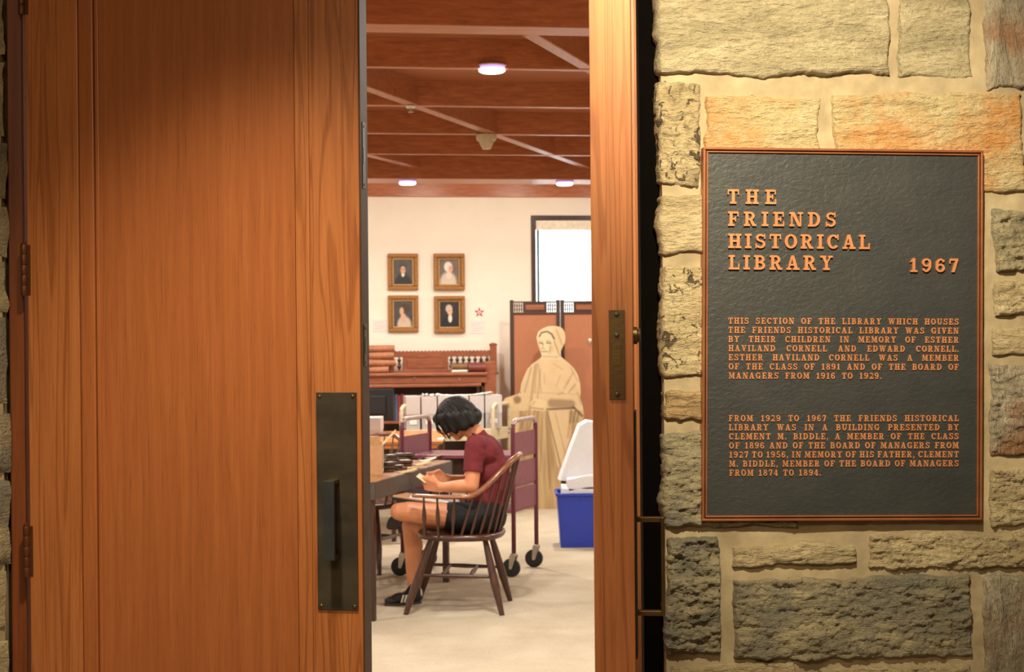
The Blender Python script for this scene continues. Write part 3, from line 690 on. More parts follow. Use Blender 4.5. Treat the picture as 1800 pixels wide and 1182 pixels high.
# ------------------------------------------------------------------ LETTERING
S_, T_ = .25, .14
def arc(cx, cy, rx, ry, a0, a1, wh, wv, n=None):
    n = n or max(4, int(abs(a1-a0)/18)); out = []
    for i in range(n+1):
        a = math.radians(a0+(a1-a0)*i/n); c, s = math.cos(a), math.sin(a)
        out.append(((cx+rx*c, cy+ry*s), (cx+(rx-wh)*c, cy+(ry-wv)*s)))
    return [[out[i][0], out[i+1][0], out[i+1][1], out[i][1]] for i in range(n)]
R_ = lambda a, b, c, d: [[(a, b), (c, b), (c, d), (a, d)]]
Q = lambda *p: [list(p)]
st0 = R_(.14, 0, .39, 1); SB = R_(0, 0, .53, T_); STp = R_(0, 1-T_, .53, 1)
GL = {
 'I': (.56, R_(.155, 0, .405, 1)+R_(0, 0, .56, T_)+R_(0, 1-T_, .56, 1)),
 'H': (1.12, st0+R_(.73, 0, .98, 1)+SB+STp+R_(.59, 0, 1.12, T_)+R_(.59, 1-T_, 1.12, 1)+R_(.39, .43, .73, .57)),
 'T': (1.0, R_(.375, 0, .625, 1)+R_(.02, 1-T_, .98, 1)+R_(.02, .64, .12, 1)+R_(.88, .64, .98, 1)+R_(.22, 0, .78, T_)),
 'E': (.96, st0+R_(0, 0, .94, T_)+R_(0, 1-T_, .90, 1)+R_(.39, .44, .66, .57)+R_(.58, .34, .67, .66)+R_(.84, 0, .94, .36)+R_(.80, .66, .90, 1)),
 'F': (.92, st0+R_(0, 0, .56, T_)+R_(0, 1-T_, .90, 1)+R_(.39, .43, .66, .56)+R_(.58, .32, .67, .66)+R_(.80, .66, .90, 1)),
 'L': (.92, st0+R_(0, 0, .92, T_)+STp+R_(.82, 0, .92, .42)),
 'D': (1.08, st0+R_(0, 0, .52, T_)+R_(0, 1-T_, .52, 1)+arc(.50, .5, .55, .5, -90, 90, .25, T_)),
 'B': (1.0, st0+R_(0, 0, .55, T_)+R_(0, 1-T_, .52, 1)+R_(.39, .45, .55, .57)+arc(.52, .73, .38, .27, -90, 90, .22, T_)+arc(.54, .285, .43, .285, -90, 90, .24, T_)),
 'P': (.98, st0+R_(0, 0, .56, T_)+R_(0, 1-T_, .54, 1)+R_(.39, .40, .54, .53)+arc(.52, .70, .43, .30, -90, 90, .24, T_)),
 'R': (1.1, st0+SB+R_(0, 1-T_, .54, 1)+R_(.39, .42, .54, .55)+arc(.52, .71, .41, .29, -90, 90, .24, T_)+Q((.46, .46), (.72, .46), (.98, .06), (.74, 0))+R_(.74, 0, 1.08, T_)),
 'A': (1.12, Q((.12, .05), (.25, .05), (.58, 1), (.42, 1))+Q((.40, 1), (.66, 1), (1.0, .05), (.72, .05))+R_(0, 0, .42, T_)+R_(.58, 0, 1.12, T_)+R_(.26, .29, .80, .41)),
 'C': (1.02, arc(.53, .5, .52, .5, 38, 322, .26, T_)+R_(.88, .62, .98, 1)),
 'G': (1.12, arc(.53, .5, .52, .5, 38, 300, .26, T_)+R_(.86, .64, .96, 1)+R_(.72, .0, .96, .44)+R_(.60, .36, 1.1, .49)),
 'O': (1.06, arc(.53, .5, .53, .5, 0, 360, .26, T_, 20)),
 'S': (.92, arc(.46, .73, .38, .27, 25, 262, .20, T_)+arc(.46, .29, .42, .29, 98, -160, .22, T_)+R_(.76, .66, .86, 1)+R_(.03, 0, .13, .35)+Q((.40, .60), (.46, .45), (.52, .43), (.42, .60))),
 'U': (1.14, R_(.14, .36, .39, 1)+R_(.83, .36, .98, 1)+arc(.56, .38, .42, .39, 180, 360, .22, T_)+R_(0, 1-T_, .53, 1)+R_(.68, 1-T_, 1.14, 1)),
 'N': (1.16, R_(.14, 0, .27, 1)+R_(.88, 0, 1.01, 1)+Q((.12, 1), (.42, 1), (1.01, .0), (.74, 0))+R_(0, 0, .42, T_)+R_(0, 1-T_, .36, 1)+R_(.72, 1-T_, 1.16, 1)),
 'M': (1.34, R_(.14, 0, .27, 1)+R_(.94, 0, 1.19, 1)+Q((.14, 1), (.40, 1), (.76, .12), (.58, .12))+Q((.58, .12), (.72, .12), (1.04, 1), (.92, 1))+R_(0, 0, .42, T_)+R_(.80, 0, 1.34, T_)+R_(0, 1-T_, .38, 1)+R_(.94, 1-T_, 1.34, 1)),
 'V': (1.12, Q((.12, 1), (.40, 1), (.68, 0), (.48, 0))+Q((.50, 0), (.64, 0), (1.0, 1), (.86, 1))+R_(0, 1-T_, .52, 1)+R_(.70, 1-T_, 1.12, 1)),
 'W': (1.56, Q((.10, 1), (.36, 1), (.58, 0), (.40, 0))+Q((.44, 0), (.57, 0), (.82, .9), (.70, .9))+Q((.64, 1), (.88, 1), (1.12, 0), (.94, 0))+Q((.96, 0), (1.10, 0), (1.44, 1), (1.31, 1))+R_(0, 1-T_, .46, 1)+R_(.56, 1-T_, .98, 1)+R_(1.16, 1-T_, 1.56, 1)),
 'Y': (1.08, Q((.10, 1), (.38, 1), (.66, .44), (.42, .44))+Q((.50, .44), (.62, .44), (.98, 1), (.84, 1))+R_(.42, 0, .66, .47)+R_(0, 1-T_, .50, 1)+R_(.68, 1-T_, 1.08, 1)+R_(.26, 0, .82, T_)),
 '1': (.74, R_(.26, 0, .51, 1)+Q((.04, .70), (.26, .76), (.30, 1), (.22, .90))+R_(.06, 0, .71, T_)),
 '6': (.88, arc(.44, .31, .42, .31, 0, 360, .22, T_, 16)+arc(.50, .5, .48, .5, 70, 205, .23, T_)+arc(.70, .82, .12, .11, 0, 360, .11, .10, 6)),
 '2': (.86, arc(.42, .72, .38, .28, -30, 165, .22, T_)+Q((.50, .46), (.76, .58), (.34, .12), (.04, .12))+R_(.04, 0, .84, .16)+R_(.74, 0, .84, .34)),
 '4': (.90, R_(.46, 0, .70, 1)+Q((.0, .26), (.15, .28), (.62, 1), (.46, 1))+R_(0, .22, .88, .35)+R_(.32, 0, .84, .12)),
 '5': (.86, R_(.12, .84, .76, 1)+R_(.12, .48, .22, 1)+arc(.40, .33, .44, .34, -150, 128, .24, T_)+R_(.02, .14, .14, .30)),
 '7': (.86, R_(.04, .84, .82, 1)+R_(.04, .62, .14, 1)+Q((.56, .86), (.82, .86), (.50, 0), (.24, 0))),
 '8': (.88, arc(.44, .745, .36, .255, 0, 360, .20, .12, 14)+arc(.44, .28, .43, .28, 0, 360, .22, .12, 14)),
 '.': (.30, R_(.04, 0, .26, .2)), ',': (.30, R_(.04, 0, .26, .2)+Q((.14, 0), (.26, .04), (.16, -.2), (.08, -.2))),
}
g6 = GL['6']; GL['9'] = (.88, [[(.88-x, 1-y) for x, y in q] for q in g6[1]])
# ------------------------------------------------------------------ PLAQUE
cor = [WALL.hit(*q, .03) for q in ((1232, 257), (1727, 266.5), (1727, 916.5), (1237.5, 914.5))]
cp = [V((a, z, 0)) for a, z in cor]; cc = sum(cp, V((0, 0, 0)))/4
uu = ((cp[1]-cp[0]).normalized()+(cp[2]-cp[3]).normalized()).normalized()
vdn = ((cp[3]-cp[0]).normalized()+(cp[2]-cp[1]).normalized()).normalized()
# in-plane rotation of a rigid rectangle: mean of both edge directions
ang = (math.atan2(uu.y, uu.x)+math.atan2(vdn.y, vdn.x)+math.pi/2)/2
uu = V((math.cos(ang), math.sin(ang), 0)); vv = V((-uu.y, uu.x, 0))
PW = ((cp[1]-cp[0]).length+(cp[2]-cp[3]).length)/2; PH = ((cp[3]-cp[0]).length+(cp[2]-cp[1]).length)/2
pO = WALL.pt(cc.x, cc.y, 0); pU = WALL.u*uu.x+Z3*uu.y; pV = WALL.u*vv.x+Z3*vv.y; pN_ = WALL.n
plq = empty('bronze_plaque', pO-pV*PH/2, 0, 'large dark bronze memorial plaque with raised copper lettering on the stone wall', 'plaque')
def pbx(a0, a1, b0, b1, d0, d1, m=None):
    return (m or MB()).obox(pO, (pU, pV, pN_), a0, a1, b0, b1, d0, d1)
BW_ = .012
obj('ground_plate', pbx(-PW/2+BW_*.6, PW/2-BW_*.6, -PH/2+BW_*.6, PH/2-BW_*.6, .004, .026), plaque_bg, plq)
def ringb(o, i, d0, d1):
    m = MB(); a, b = PW/2, PH/2
    for sx, sy, hor in ((0, 1, 1), (0, -1, 1), (1, 0, 0), (-1, 0, 0)):
        if hor: y0, y1 = sorted((sy*(b-o), sy*(b-i))); pbx(-a+o, a-o, y0, y1, d0, d1, m)
        else: x0, x1 = sorted((sx*(a-o), sx*(a-i))); pbx(x0, x1, -b+i, b-i, d0, d1, m)
    return m
obj('border', ringb(0, .0062, .0, .034), copper_b, plq, bevel=.0012)
obj('border_groove', ringb(.0062, .0092, .0, .0275), copper_d, plq)
obj('inner_border', ringb(.0092, .0135, .0, .032), copper_b, plq, bevel=.001)
def q2(px, py):
    a, z = WALL.hit(px, py, .028); p = WALL.pt(a, z, 0)-pO; return p.dot(pU), p.dot(pV)
def glyph(mb, ch, x, y, h, wx, d0=.026, d1=.031):
    for k, poly in enumerate(GL[ch][1]):
        pts = [(x+px_*h*wx, y+py_*h) for px_, py_ in poly]
        ar = sum(pts[i][0]*pts[(i+1) % 4][1]-pts[(i+1) % 4][0]*pts[i][1] for i in range(4))
        if ar < 0: pts = pts[::-1]
        mb.prism(pts, pO, (pU, pV, pN_), d0, d1+k*4e-6)
def line(words, x0, x1, y, h, wx, sp=.14, each=False, gap=None):
    """words justified between x0 and x1; letters keep a natural width wx"""
    wl_ = [sum(GL[c][0] for c in wd)*h*wx+sp*h*(len(wd)-1) for wd in words]
    if len(words) > 1 and gap is None: gap = (x1-x0-sum(wl_))/(len(words)-1)
    x = x0; mb = MB()
    for wd, wlen in zip(words, wl_):
        for c in wd:
            if each: mb = MB()
            glyph(mb, c, x, y, h, wx, d1=.033 if each else .0292)
            if each: obj('letter', mb, copper, plq)
            x += GL[c][0]*h*wx+sp*h
        x += -sp*h+(gap or 0)
    if not each: tag(obj('text_line', mb, copper, plq), kind='stuff')
def heading(txt, pxa, pxb, pyc, hpx=26):
    x0, y0 = q2(pxa, pyc+hpx/2); x1, _ = q2(pxb, pyc+hpx/2); h = hpx/690*.985
    base = sum(GL[c][0] for c in txt)*h; wx = .82; sp = (x1-x0-base*wx)/(len(txt)-1)/h
    line([txt], x0, x1, y0, h, wx, sp, True)
heading('THE', 1278, 1364, 345.5); heading('FRIENDS', 1279, 1469, 384.5)
heading('HISTORICAL', 1279.5, 1528, 423.5); heading('LIBRARY', 1280, 1463, 461); heading('1967', 1598, 1684, 466, 25)
T1 = ['THIS SECTION OF THE LIBRARY WHICH HOUSES', 'THE FRIENDS HISTORICAL LIBRARY WAS GIVEN', 'BY THEIR CHILDREN IN MEMORY OF ESTHER',
      'HAVILAND CORNELL AND EDWARD CORNELL.', 'ESTHER HAVILAND CORNELL WAS A MEMBER', 'OF THE CLASS OF 1891 AND OF THE BOARD OF', 'MANAGERS FROM 1916 TO 1929.']
T2 = ['FROM 1929 TO 1967 THE FRIENDS HISTORICAL', 'LIBRARY WAS IN A BUILDING PRESENTED BY', 'CLEMENT M. BIDDLE, A MEMBER OF THE CLASS',
      'OF 1896 AND OF THE BOARD OF MANAGERS FROM', '1927 TO 1956, IN MEMORY OF HIS FATHER, CLEMENT', 'M. BIDDLE, MEMBER OF THE BOARD OF MANAGERS', 'FROM 1874 TO 1894.']
for T, ya, yb, xl, lastx in ((T1, 564, 660.5, 1280, 1549), (T2, 735.5, 831.5, 1281, 1443)):
    for i, tx in enumerate(T):
        yc = ya+(yb-ya)*i/6; hp = 11.2; last = i == 6
        x0, y0 = q2(xl+.15*i, yc+hp/2); x1, _ = q2(lastx if last else 1685, yc+hp/2)
        h = hp/690*.985; wds = tx.split(); base = sum(GL[c][0] for wd in wds for c in wd)*h
        wx = .74; sp = .22; n = sum(len(wd)-1 for wd in wds)
        tot = x1-x0; gaps = (len(wds)-1)*h*.62
        if base*wx+n*sp*h+gaps > tot: wx = (tot-gaps-n*sp*h)/base
        line(wds, x0, x1, y0, h, wx, sp)
# ------------------------------------------------------------------ BACK WALL THINGS
def canvas(par, name, c, w_, h_, fn, nu=44, nv=56, d=.012, pl=BACK, mat=None):
    mb = MB().grid(lambda u, v: pl.pt(c[0]-w_/2+u*w_, c[1]-h_/2+v*h_, d), nu, nv)
    o = obj(name, mb, mat or paintm, par)
    at = o.data.color_attributes.new('print', 'FLOAT_COLOR', 'POINT')
    for j in range(nv+1):
        for i in range(nu+1):
            at.data[j*(nu+1)+i].color = fn(i/nu, j/nv)
    return o
def ellf(u, v, cx, cy, rx, ry, soft=.15):
    q = math.sqrt(((u-cx)/rx)**2+((v-cy)/ry)**2); return max(0, min(1, (1+soft-q)/(2*soft)))
def over(c, k, t): return tuple(c[i]*(1-t)+k[i]*t for i in range(3))+(1,)
def portrait(kind):
    def f(u, v):
        g = .5+.5*noise.noise(V((u*4, v*4, kind))); bgc = [(78, 72, 66), (112, 100, 90), (72, 66, 62), (40, 34, 34)][kind]
        c = srgb(*[x*(.85+.3*g) for x in bgc])
        if kind == 0:
            c = over(c, srgb(34, 34, 34), ellf(u, v, .5, .0, .46, .42)); c = over(c, srgb(226, 214, 196), ellf(u, v, .5, .40, .08, .10))
            c = over(c, srgb(60, 44, 34), ellf(u, v, .5, .66, .17, .15)); c = over(c, srgb(206, 160, 128), ellf(u, v, .5, .58, .13, .15))
            c = over(c, srgb(60, 40, 32), max(ellf(u, v, .45, .60, .03, .015), ellf(u, v, .55, .60, .03, .015)))
        elif kind == 1:
            c = over(c, srgb(206, 190, 170), ellf(u, v, .46, .08, .42, .40)); c = over(c, srgb(222, 206, 186), ellf(u, v, .5, .36, .14, .14))
            c = over(c, srgb(228, 216, 198), ellf(u, v, .46, .70, .21, .20)); c = over(c, srgb(210, 166, 136), ellf(u, v, .58, .62, .12, .14))
            c = over(c, srgb(90, 60, 46), ellf(u, v, .60, .65, .03, .015))
        elif kind == 2:
            c = over(c, srgb(196, 180, 160), ellf(u, v, .55, .06, .36, .34)); c = over(c, srgb(204, 164, 138), ellf(u, v, .50, .34, .14, .20))
            c = over(c, srgb(70, 50, 36), ellf(u, v, .60, .70, .27, .19)); c = over(c, srgb(206, 162, 132), ellf(u, v, .42, .60, .11, .15))
        else:
            c = over(c, srgb(22, 20, 22), ellf(u, v, .5, .02, .46, .44)); c = over(c, srgb(224, 214, 200), ellf(u, v, .54, .34, .10, .16))
            c = over(c, srgb(196, 180, 164), ellf(u, v, .48, .72, .17, .16)); c = over(c, srgb(214, 172, 140), ellf(u, v, .53, .62, .13, .16))
            c = over(c, srgb(90, 60, 46), max(ellf(u, v, .48, .64, .025, .014), ellf(u, v, .58, .64, .025, .014)))
        return c
    return f
pls = ['gilt-framed portrait of a dark-haired man in a dark coat, upper left of four', 'gilt-framed portrait of a figure in a white cap and shawl, upper right of four',
       'gilt-framed portrait of a woman with piled-up brown hair, lower left of four', 'gilt-framed portrait of a white-haired man in black, lower right of four']
for k, (x0, y0, x1, y1) in enumerate(((681.5, 446, 735.5, 510), (762, 446, 817, 510), (682, 519.5, 736, 584), (763, 520.5, 817.5, 585))):
    aa, zt_ = BACK.hit(x0, y0, .03); ab, zb_ = BACK.hit(x1, y1, .03); ca, cz = (aa+ab)/2, (zt_+zb_)/2; w_, h_ = ab-aa, zt_-zb_
    e = empty('framed_portrait', BACK.pt(ca, zb_, .0), 0, pls[k], 'painting', 'four small framed portraits')
    m = MB(); fb = w_*.17; depth = .045 if k in (1, 3) else .032
    def fr(m, o, i, d0, d1):
        m.pbox(BACK, aa+o, ab-o, d0, d1, zt_-i, zt_-o); m.pbox(BACK, aa+o, ab-o, d0, d1, zb_+o, zb_+i)
        m.pbox(BACK, aa+o, aa+i, d0, d1, zb_+i, zt_-i); m.pbox(BACK, ab-i, ab-o, d0, d1, zb_+i, zt_-i); return m
    obj('frame', fr(m, 0, fb*.72, .0, depth), gilt, e, bevel=.006)
    obj('frame_step', fr(MB(), fb*.70, fb*.98, 0, depth*.7), gilt, e, bevel=.004)
    obj('gilt_slip', fr(MB(), fb*.96, fb*1.12, 0, depth*.5), gilt2, e, bevel=.001)
    canvas(e, 'canvas', (ca, cz), w_-2*fb*1.1, h_-2*fb*1.1, portrait(k), d=.010)
for (x0, y0, x1, y1, lb) in ((655, 562, 679.5, 583, 'small white wall label left of the lower left portrait'), (827, 563.5, 851, 587, 'small white wall label beneath the red star')):
    aa, zt_ = BACK.hit(x0, y0); ab, zb_ = BACK.hit(x1, y1)
    e = empty('wall_label', BACK.pt((aa+ab)/2, zb_, 0), 0, lb, 'label')
    obj('card', MB().pbox(BACK, aa, ab, 0, .004, zb_, zt_), paper, e)
    m = MB()
    for i in range(4):
        zz = zt_-(zt_-zb_)*(.22+.18*i); m.pbox(BACK, aa+.018, ab-.018-(i % 2)*.02, .004, .0045, zz-.0018, zz+.0018)
    obj('print', m, plain('grey_ink_%d' % x0, srgb(190, 180, 176), .8), e)
# star
sa_, sz_ = BACK.hit(842.5, 549.5); R0 = 9.3/2600*13.9
poly = []
for i in range(10):
    r = R0 if i % 2 == 0 else R0*.42; a = math.pi/2+i*math.pi/5; poly.append((sa_+r*math.cos(a), sz_+r*math.sin(a)))
e = empty('star_sign', BACK.pt(sa_, sz_-R0, 0), 0, 'small red star with a white numeral 4 on the cream wall', 'sign')
obj('star', MB().prism(poly, BACK.O, (BACK.u, Z3, BACK.n), 0, .004), redstar, e)
obj('disc', MB().lathe(BACK.pt(sa_, sz_, .004), BACK.pt(sa_, sz_, .0055), [(0, R0*.36), (1, R0*.36)], 24), paper, e)
m = MB(); h4 = R0*.42
for k, q in enumerate(GL['4'][1]):
    pts = [(sa_-h4*.42+x*h4, sz_-h4/2+y*h4) for x, y in q]; m.prism(pts, BACK.O, (BACK.u, Z3, BACK.n), .005, .0065+k*1e-5)
obj('numeral', m, redstar, e)
# ------------------------------------------------------------------ OLD DESK against the back wall
D0 = .50   # front depth from the wall
def ba(px, d=D0): return BACK.hit(px, 640, d)[0]
def bz(py, d=D0): return BACK.hit(780, py, d)[1]
xl_ = ba(560)
dk = empty('writing_desk', BACK.pt((xl_+ba(873))/2, 0, .28), 0, 'tall reddish wooden desk with spindle gallery against the back wall', 'desk')
def kb(name, a0, a1, d0, d1, z0, z1, mat=desk_w, bev=.003, par=None): return obj(name, MB().pbox(BACK, a0, a1, d0, d1, z0, z1), mat, par or dk, bevel=bev)
g = .20
xr = ba(862, g)
kb('end_post', ba(862, g), ba(873, g), g-.05, g+.02, bz(657, g), bz(609, g))
obj('post_cap', MB().lathe(BACK.pt(ba(867.5, g), bz(609, g), g-.015), BACK.pt(ba(867.5, g), bz(603.5, g), g-.015), [(0, .036), (.5, .040), (.7, .03), (1, .012)], 16), desk_w, dk, smooth='auto')
# scalloped top rail
m = MB(); a0_, a1_ = ba(560, g), xr; n = 46; poly = []
for i in range(n*6+1):
    t_ = i/(n*6); poly.append((a0_+(a1_-a0_)*t_, bz(618.2, g)+.010*abs(math.sin(t_*n*math.pi))))
ztr = bz(627.5, g)
for i in range(len(poly)-1):
    m.prism([(poly[i][0], ztr), (poly[i+1][0], ztr), poly[i+1], poly[i]], BACK.O, (BACK.u, Z3, BACK.n), g-.02, g)
obj('scalloped_rail', m, desk_w, dk)
kb('lower_rail', a0_, a1_, g-.02, g, bz(656.5, g), bz(650.5, g))
kb('carved_panel', ba(708, g), ba(788, g), g-.018, g-.003, bz(651, g), bz(627, g))
kb('carved_panel', ba(600, g), ba(693, g), g-.018, g-.003, bz(651, g), bz(627, g))
kb('panel_moulding', ba(716, g), ba(780, g), g-.003, g+.003, bz(647, g), bz(631.5, g), bev=.004)
prof = [(0, .008), (.06, .012), (.12, .006), (.2, .018), (.3, .020), (.4, .008), (.5, .012), (.58, .007), (.7, .019), (.8, .018), (.9, .006), (1, .010)]
for px in (702, 793.5, 804, 814.5, 825, 835.5, 846, 856.5):
    a = ba(px, g); obj('spindle', MB().lathe(BACK.pt(a, bz(650.6, g), g-.01), BACK.pt(a, bz(627.4, g), g-.01), prof, 10), screen_w, dk, smooth=True)
kb('top_shelf', xl_, ba(857, D0), .0, D0, bz(661, D0), bz(655.5, D0), bev=.006)
kb('drawer_band', xl_, ba(855, D0-.03), .02, D0-.03, bz(674, D0-.03), bz(661, D0-.03))
for px, py in ((728, 664.5), (807, 668.5)):
    obj('keyhole_knob', MB().lathe(BACK.pt(ba(px, D0-.03), bz(py, D0-.03), D0-.03), BACK.pt(ba(px, D0-.03), bz(py, D0-.03), D0-.012), [(0, .006), (.5, .010), (1, .004)], 12), zinc, dk, smooth=True)
kb('lower_shelf', xl_, ba(846, D0-.02), .02, D0-.02, bz(680.5, D0-.02), bz(675, D0-.02), bev=.005)
kb('side_panel', ba(851.5, D0-.06), ba(872, D0-.06), .0, D0-.06, .0, bz(637, D0-.06))
kb('corner_post', ba(846, D0-.05), ba(851, D0-.05), D0-.12, D0-.045, .0, bz(680.5, D0-.05), screen_w)
kb('back_panel', xl_, ba(846, D0-.05), .003, .02, .0, bz(681, D0), screen_w)
kb('bottom_board', xl_, ba(846, D0-.05), .02, D0-.06, .0, .08, desk_w)
kb('side_knob', ba(873, D0-.2), ba(877.5, D0-.2), .22, .26, bz(659, .2), bz(655, .2), bev=.004)
kb('inner_shelf', xl_, ba(846, D0-.05), .02, D0-.08, bz(744, D0-.08), bz(740, D0-.08), desk_w)
# books in the desk's dark pigeonhole
zin = bz(740, D0-.08)
for k, (px0, px1, ph, mt, lb) in enumerate(((694, 698.5, 692, plain('blue_cloth', srgb(70, 84, 108), .7), 'slim blue-grey book upright inside the dark desk opening'),
        (699, 703.5, 694, plain('red_cloth', srgb(142, 40, 40), .7), 'red book upright inside the desk opening, next to the blue-grey one'),
        (704, 709.5, 691, redbook, 'brown-red book upright at the right end inside the desk opening'))):
    e = obj('book', MB().pbox(BACK, ba(px0, .4), ba(px1, .4), .2, .4, zin, bz(ph, .4)), mt, bevel=.002)
    tag(e, lb, 'book', 'books inside the desk')
# books on top of the desk
def book_flat(cx_px, w_px, z, hgt, dpt, mat, label, grp, rz=0., d=.33, spine_out=True):
    a = ba(cx_px, d); w_ = w_px/2600*13.5; e = empty('book', BACK.pt(a, z, d), math.atan(.135)+rz, label, 'book', grp)
    pg = paper if mat is not olivebook else yellowp
    obj('pages', MB().box(-w_/2+.006, w_/2-.004, -dpt/2+.006, dpt/2-.006, .004, hgt-.004), yellowp, e, local=True)
    m = MB(); m.box(-w_/2, w_/2, -dpt/2, dpt/2, 0, .004); m.box(-w_/2, w_/2, -dpt/2, dpt/2, hgt-.004, hgt)
    m.tube([(-w_/2, -dpt/2+.003, hgt/2), (w_/2, -dpt/2+.003, hgt/2)], hgt/2, 14, flat=1.0) if spine_out else m.box(-w_/2, -w_/2+.004, -dpt/2, dpt/2, 0, hgt)
    obj('cover', m, mat, e, local=True, smooth='auto'); 
    if spine_out and hgt > .04:
        for q in (-.3, -.12, .1, .3): obj('spine_band', MB().tube([(q*w_-.003, -dpt/2+.003, hgt/2), (q*w_+.003, -dpt/2+.003, hgt/2)], hgt/2+.0025, 14), mat, e, local=True, smooth='auto')
    return e
ztop = bz(655.5, D0)
zs = ztop
for k, (cx, wpx, hpx, lb) in enumerate(((661, 44, 12.2, 'bottom tan leather volume of the tall stack on the desk'), (666, 52, 12.2, 'second volume from the bottom of the tan leather stack'),
        (664, 56, 12.8, 'third volume up, reddish tan, with long cover in the desk stack'), (662, 58, 11.5, 'topmost tan leather volume of the desk stack'))):
    hh = hpx/2600*13.45; book_flat(cx, wpx, zs, hh, .26, tanbook, lb, 'tan leather volumes stacked on the desk', rz=(-.06, .08, -.04, .05)[k], d=.32); zs += hh
hh = .030; book_flat(806.5, 27, ztop, .025, .19, paper, 'thin white book lying under the olive volume on the desk', 'books at the right end of the desk', d=.38)
book_flat(806.5, 27, ztop+.025, .052, .18, olivebook, 'olive brown volume lying on the desk before the spindles', 'books at the right end of the desk', d=.38)
book_flat(836, 31, ztop, .082, .19, redbook, 'thick dark oxblood volume at the right end of the desk', 'books at the right end of the desk', d=.38)
# ------------------------------------------------------------------ FOLDING SCREEN
SP = Plane((0, 0), (1, .05)); SP.O = V((P(896, 600, 13.52).x, 13.52, 0)); SP.O.z = 0
def sx(px): return SP.hit(px, 600)[0]
def sz(py, px=940): return SP.hit(px, py)[1]
fs_ = empty('folding_screen', SP.pt(sx(985), 0, 0), 0, 'dark-framed folding screen with brown panels and spindle top', 'screen')
sw = sx(984.5)-sx(896.5)
for k in range(3):
    b0 = sx(896.5)+k*(sw+.006); dd = (.012, -.012, .012)[k]
    def sbx(nm, a0, a1, z0, z1, mat=screen_w, d0=-.015, d1=.015, bev=.003):
        return obj(nm, MB().pbox(SP, b0+a0, b0+a1, d0+dd, d1+dd, z0, z1), mat, fs_, bevel=bev)
    ztp = sz(530)+.0; pw = .035
    sbx('post', 0, pw, 0.0, ztp+.012); sbx('post', sw-pw, sw, 0.0, ztp+.012)
    sbx('rail', pw, sw-pw, ztp-.012, ztp); sbx('rail', pw, sw-pw, sz(553)-.0, sz(549.5)); sbx('rail', pw, sw-pw, .06, .13)
    sbx('fabric_panel', pw, sw-pw, .13, sz(553), screen_p, -.005, .005, 0)
    g0, g1 = sz(549.5), ztp-.012
    sbx('gallery_block', pw+.085, sw-pw-.085, g0, g1, screen_w, -.01, .01); sbx('block_moulding', pw+.11, sw-pw-.11, g0+.022, g1-.022, desk_w, .008, .016)
    for q in range(4):
        for side in (0, 1):
            a = pw+.012+q*.02 if side == 0 else sw-pw-.012-q*.02
            obj('spindle', MB().lathe(SP.pt(b0+a, g0, dd), SP.pt(b0+a, g1, dd), [(0, .004), (.15, .005), (.3, .009), (.45, .004), (.5, .008), (.55, .004), (.7, .009), (.85, .005), (1, .004)], 8), screen_w, fs_, smooth=True)
m = MB()
for zz in (sz(554), sz(561), sz(566)): m.lathe(SP.pt(sx(985), zz, .02), SP.pt(sx(985), zz, .03), [(0, .008), (1, .005)], 10)
obj('hinge', m, zinc, fs_)
m = MB(); aH = sx(1037); m.lathe(SP.pt(aH, sz(600), -.007), SP.pt(aH, sz(600), .014), [(0, .018), (.3, .018), (.6, .008), (1, .012)], 14)
m.tube([SP.pt(aH, sz(600), .012), SP.pt(aH-.006, sz(604), .02), SP.pt(aH, sz(608), .016)], .005, 8)
obj('coat_hook', m, zinc, fs_, smooth='auto')
# ------------------------------------------------------------------ CARDBOARD CUTOUT
YS = 13.22
rows = [(573.5, 965, 978), (575, 960, 984), (577.5, 954, 988.5), (584, 945.5, 992.5), (594.5, 943, 994), (603, 945, 993), (608, 946, 990.5), (612, 947.5, 988), (620, 950, 985), (627.6, 952.5, 986.5), (632, 947, 992),
        (640.5, 935, 1002), (649, 927, 1010), (660.7, 921.5, 1016.5), (675, 916, 1020), (689, 914.5, 1021), (694, 907, 1020.5), (699.5, 888.5, 1019.5), (704, 885.5, 1021), (711, 886, 1024),
        (715, 896, 1024.5), (721, 897, 1025.5), (733, 897, 1027.5), (741, 897, 1024), (746, 897, 1016), (762, 898, 1007), (790, 899, 996), (819, 900, 988), (848, 903, 986), (893, 906, 986)]
GZ = 1.0
def rowx(y):
    for (ya, la, ra), (yb, lb_, rb_) in zip(rows, rows[1:]):
        if ya <= y <= yb:
            t_ = (y-ya)/(yb-ya); return la+(lb_-la)*t_, ra+(rb_-ra)*t_
    return rows[-1][1:]
yb_ = 591+H/YS*F+2   # floor line at that depth
def ycut(y): return y if y < 893 else y
def seg(x, y, x0, y0, x1, y1, w_):
    dx_, dy_ = x1-x0, y1-y0; t_ = max(0, min(1, ((x-x0)*dx_+(y-y0)*dy_)/(dx_*dx_+dy_*dy_))); d_ = math.hypot(x-x0-t_*dx_, y-y0-t_*dy_)
    return max(0, min(1, 1.3-d_/w_))
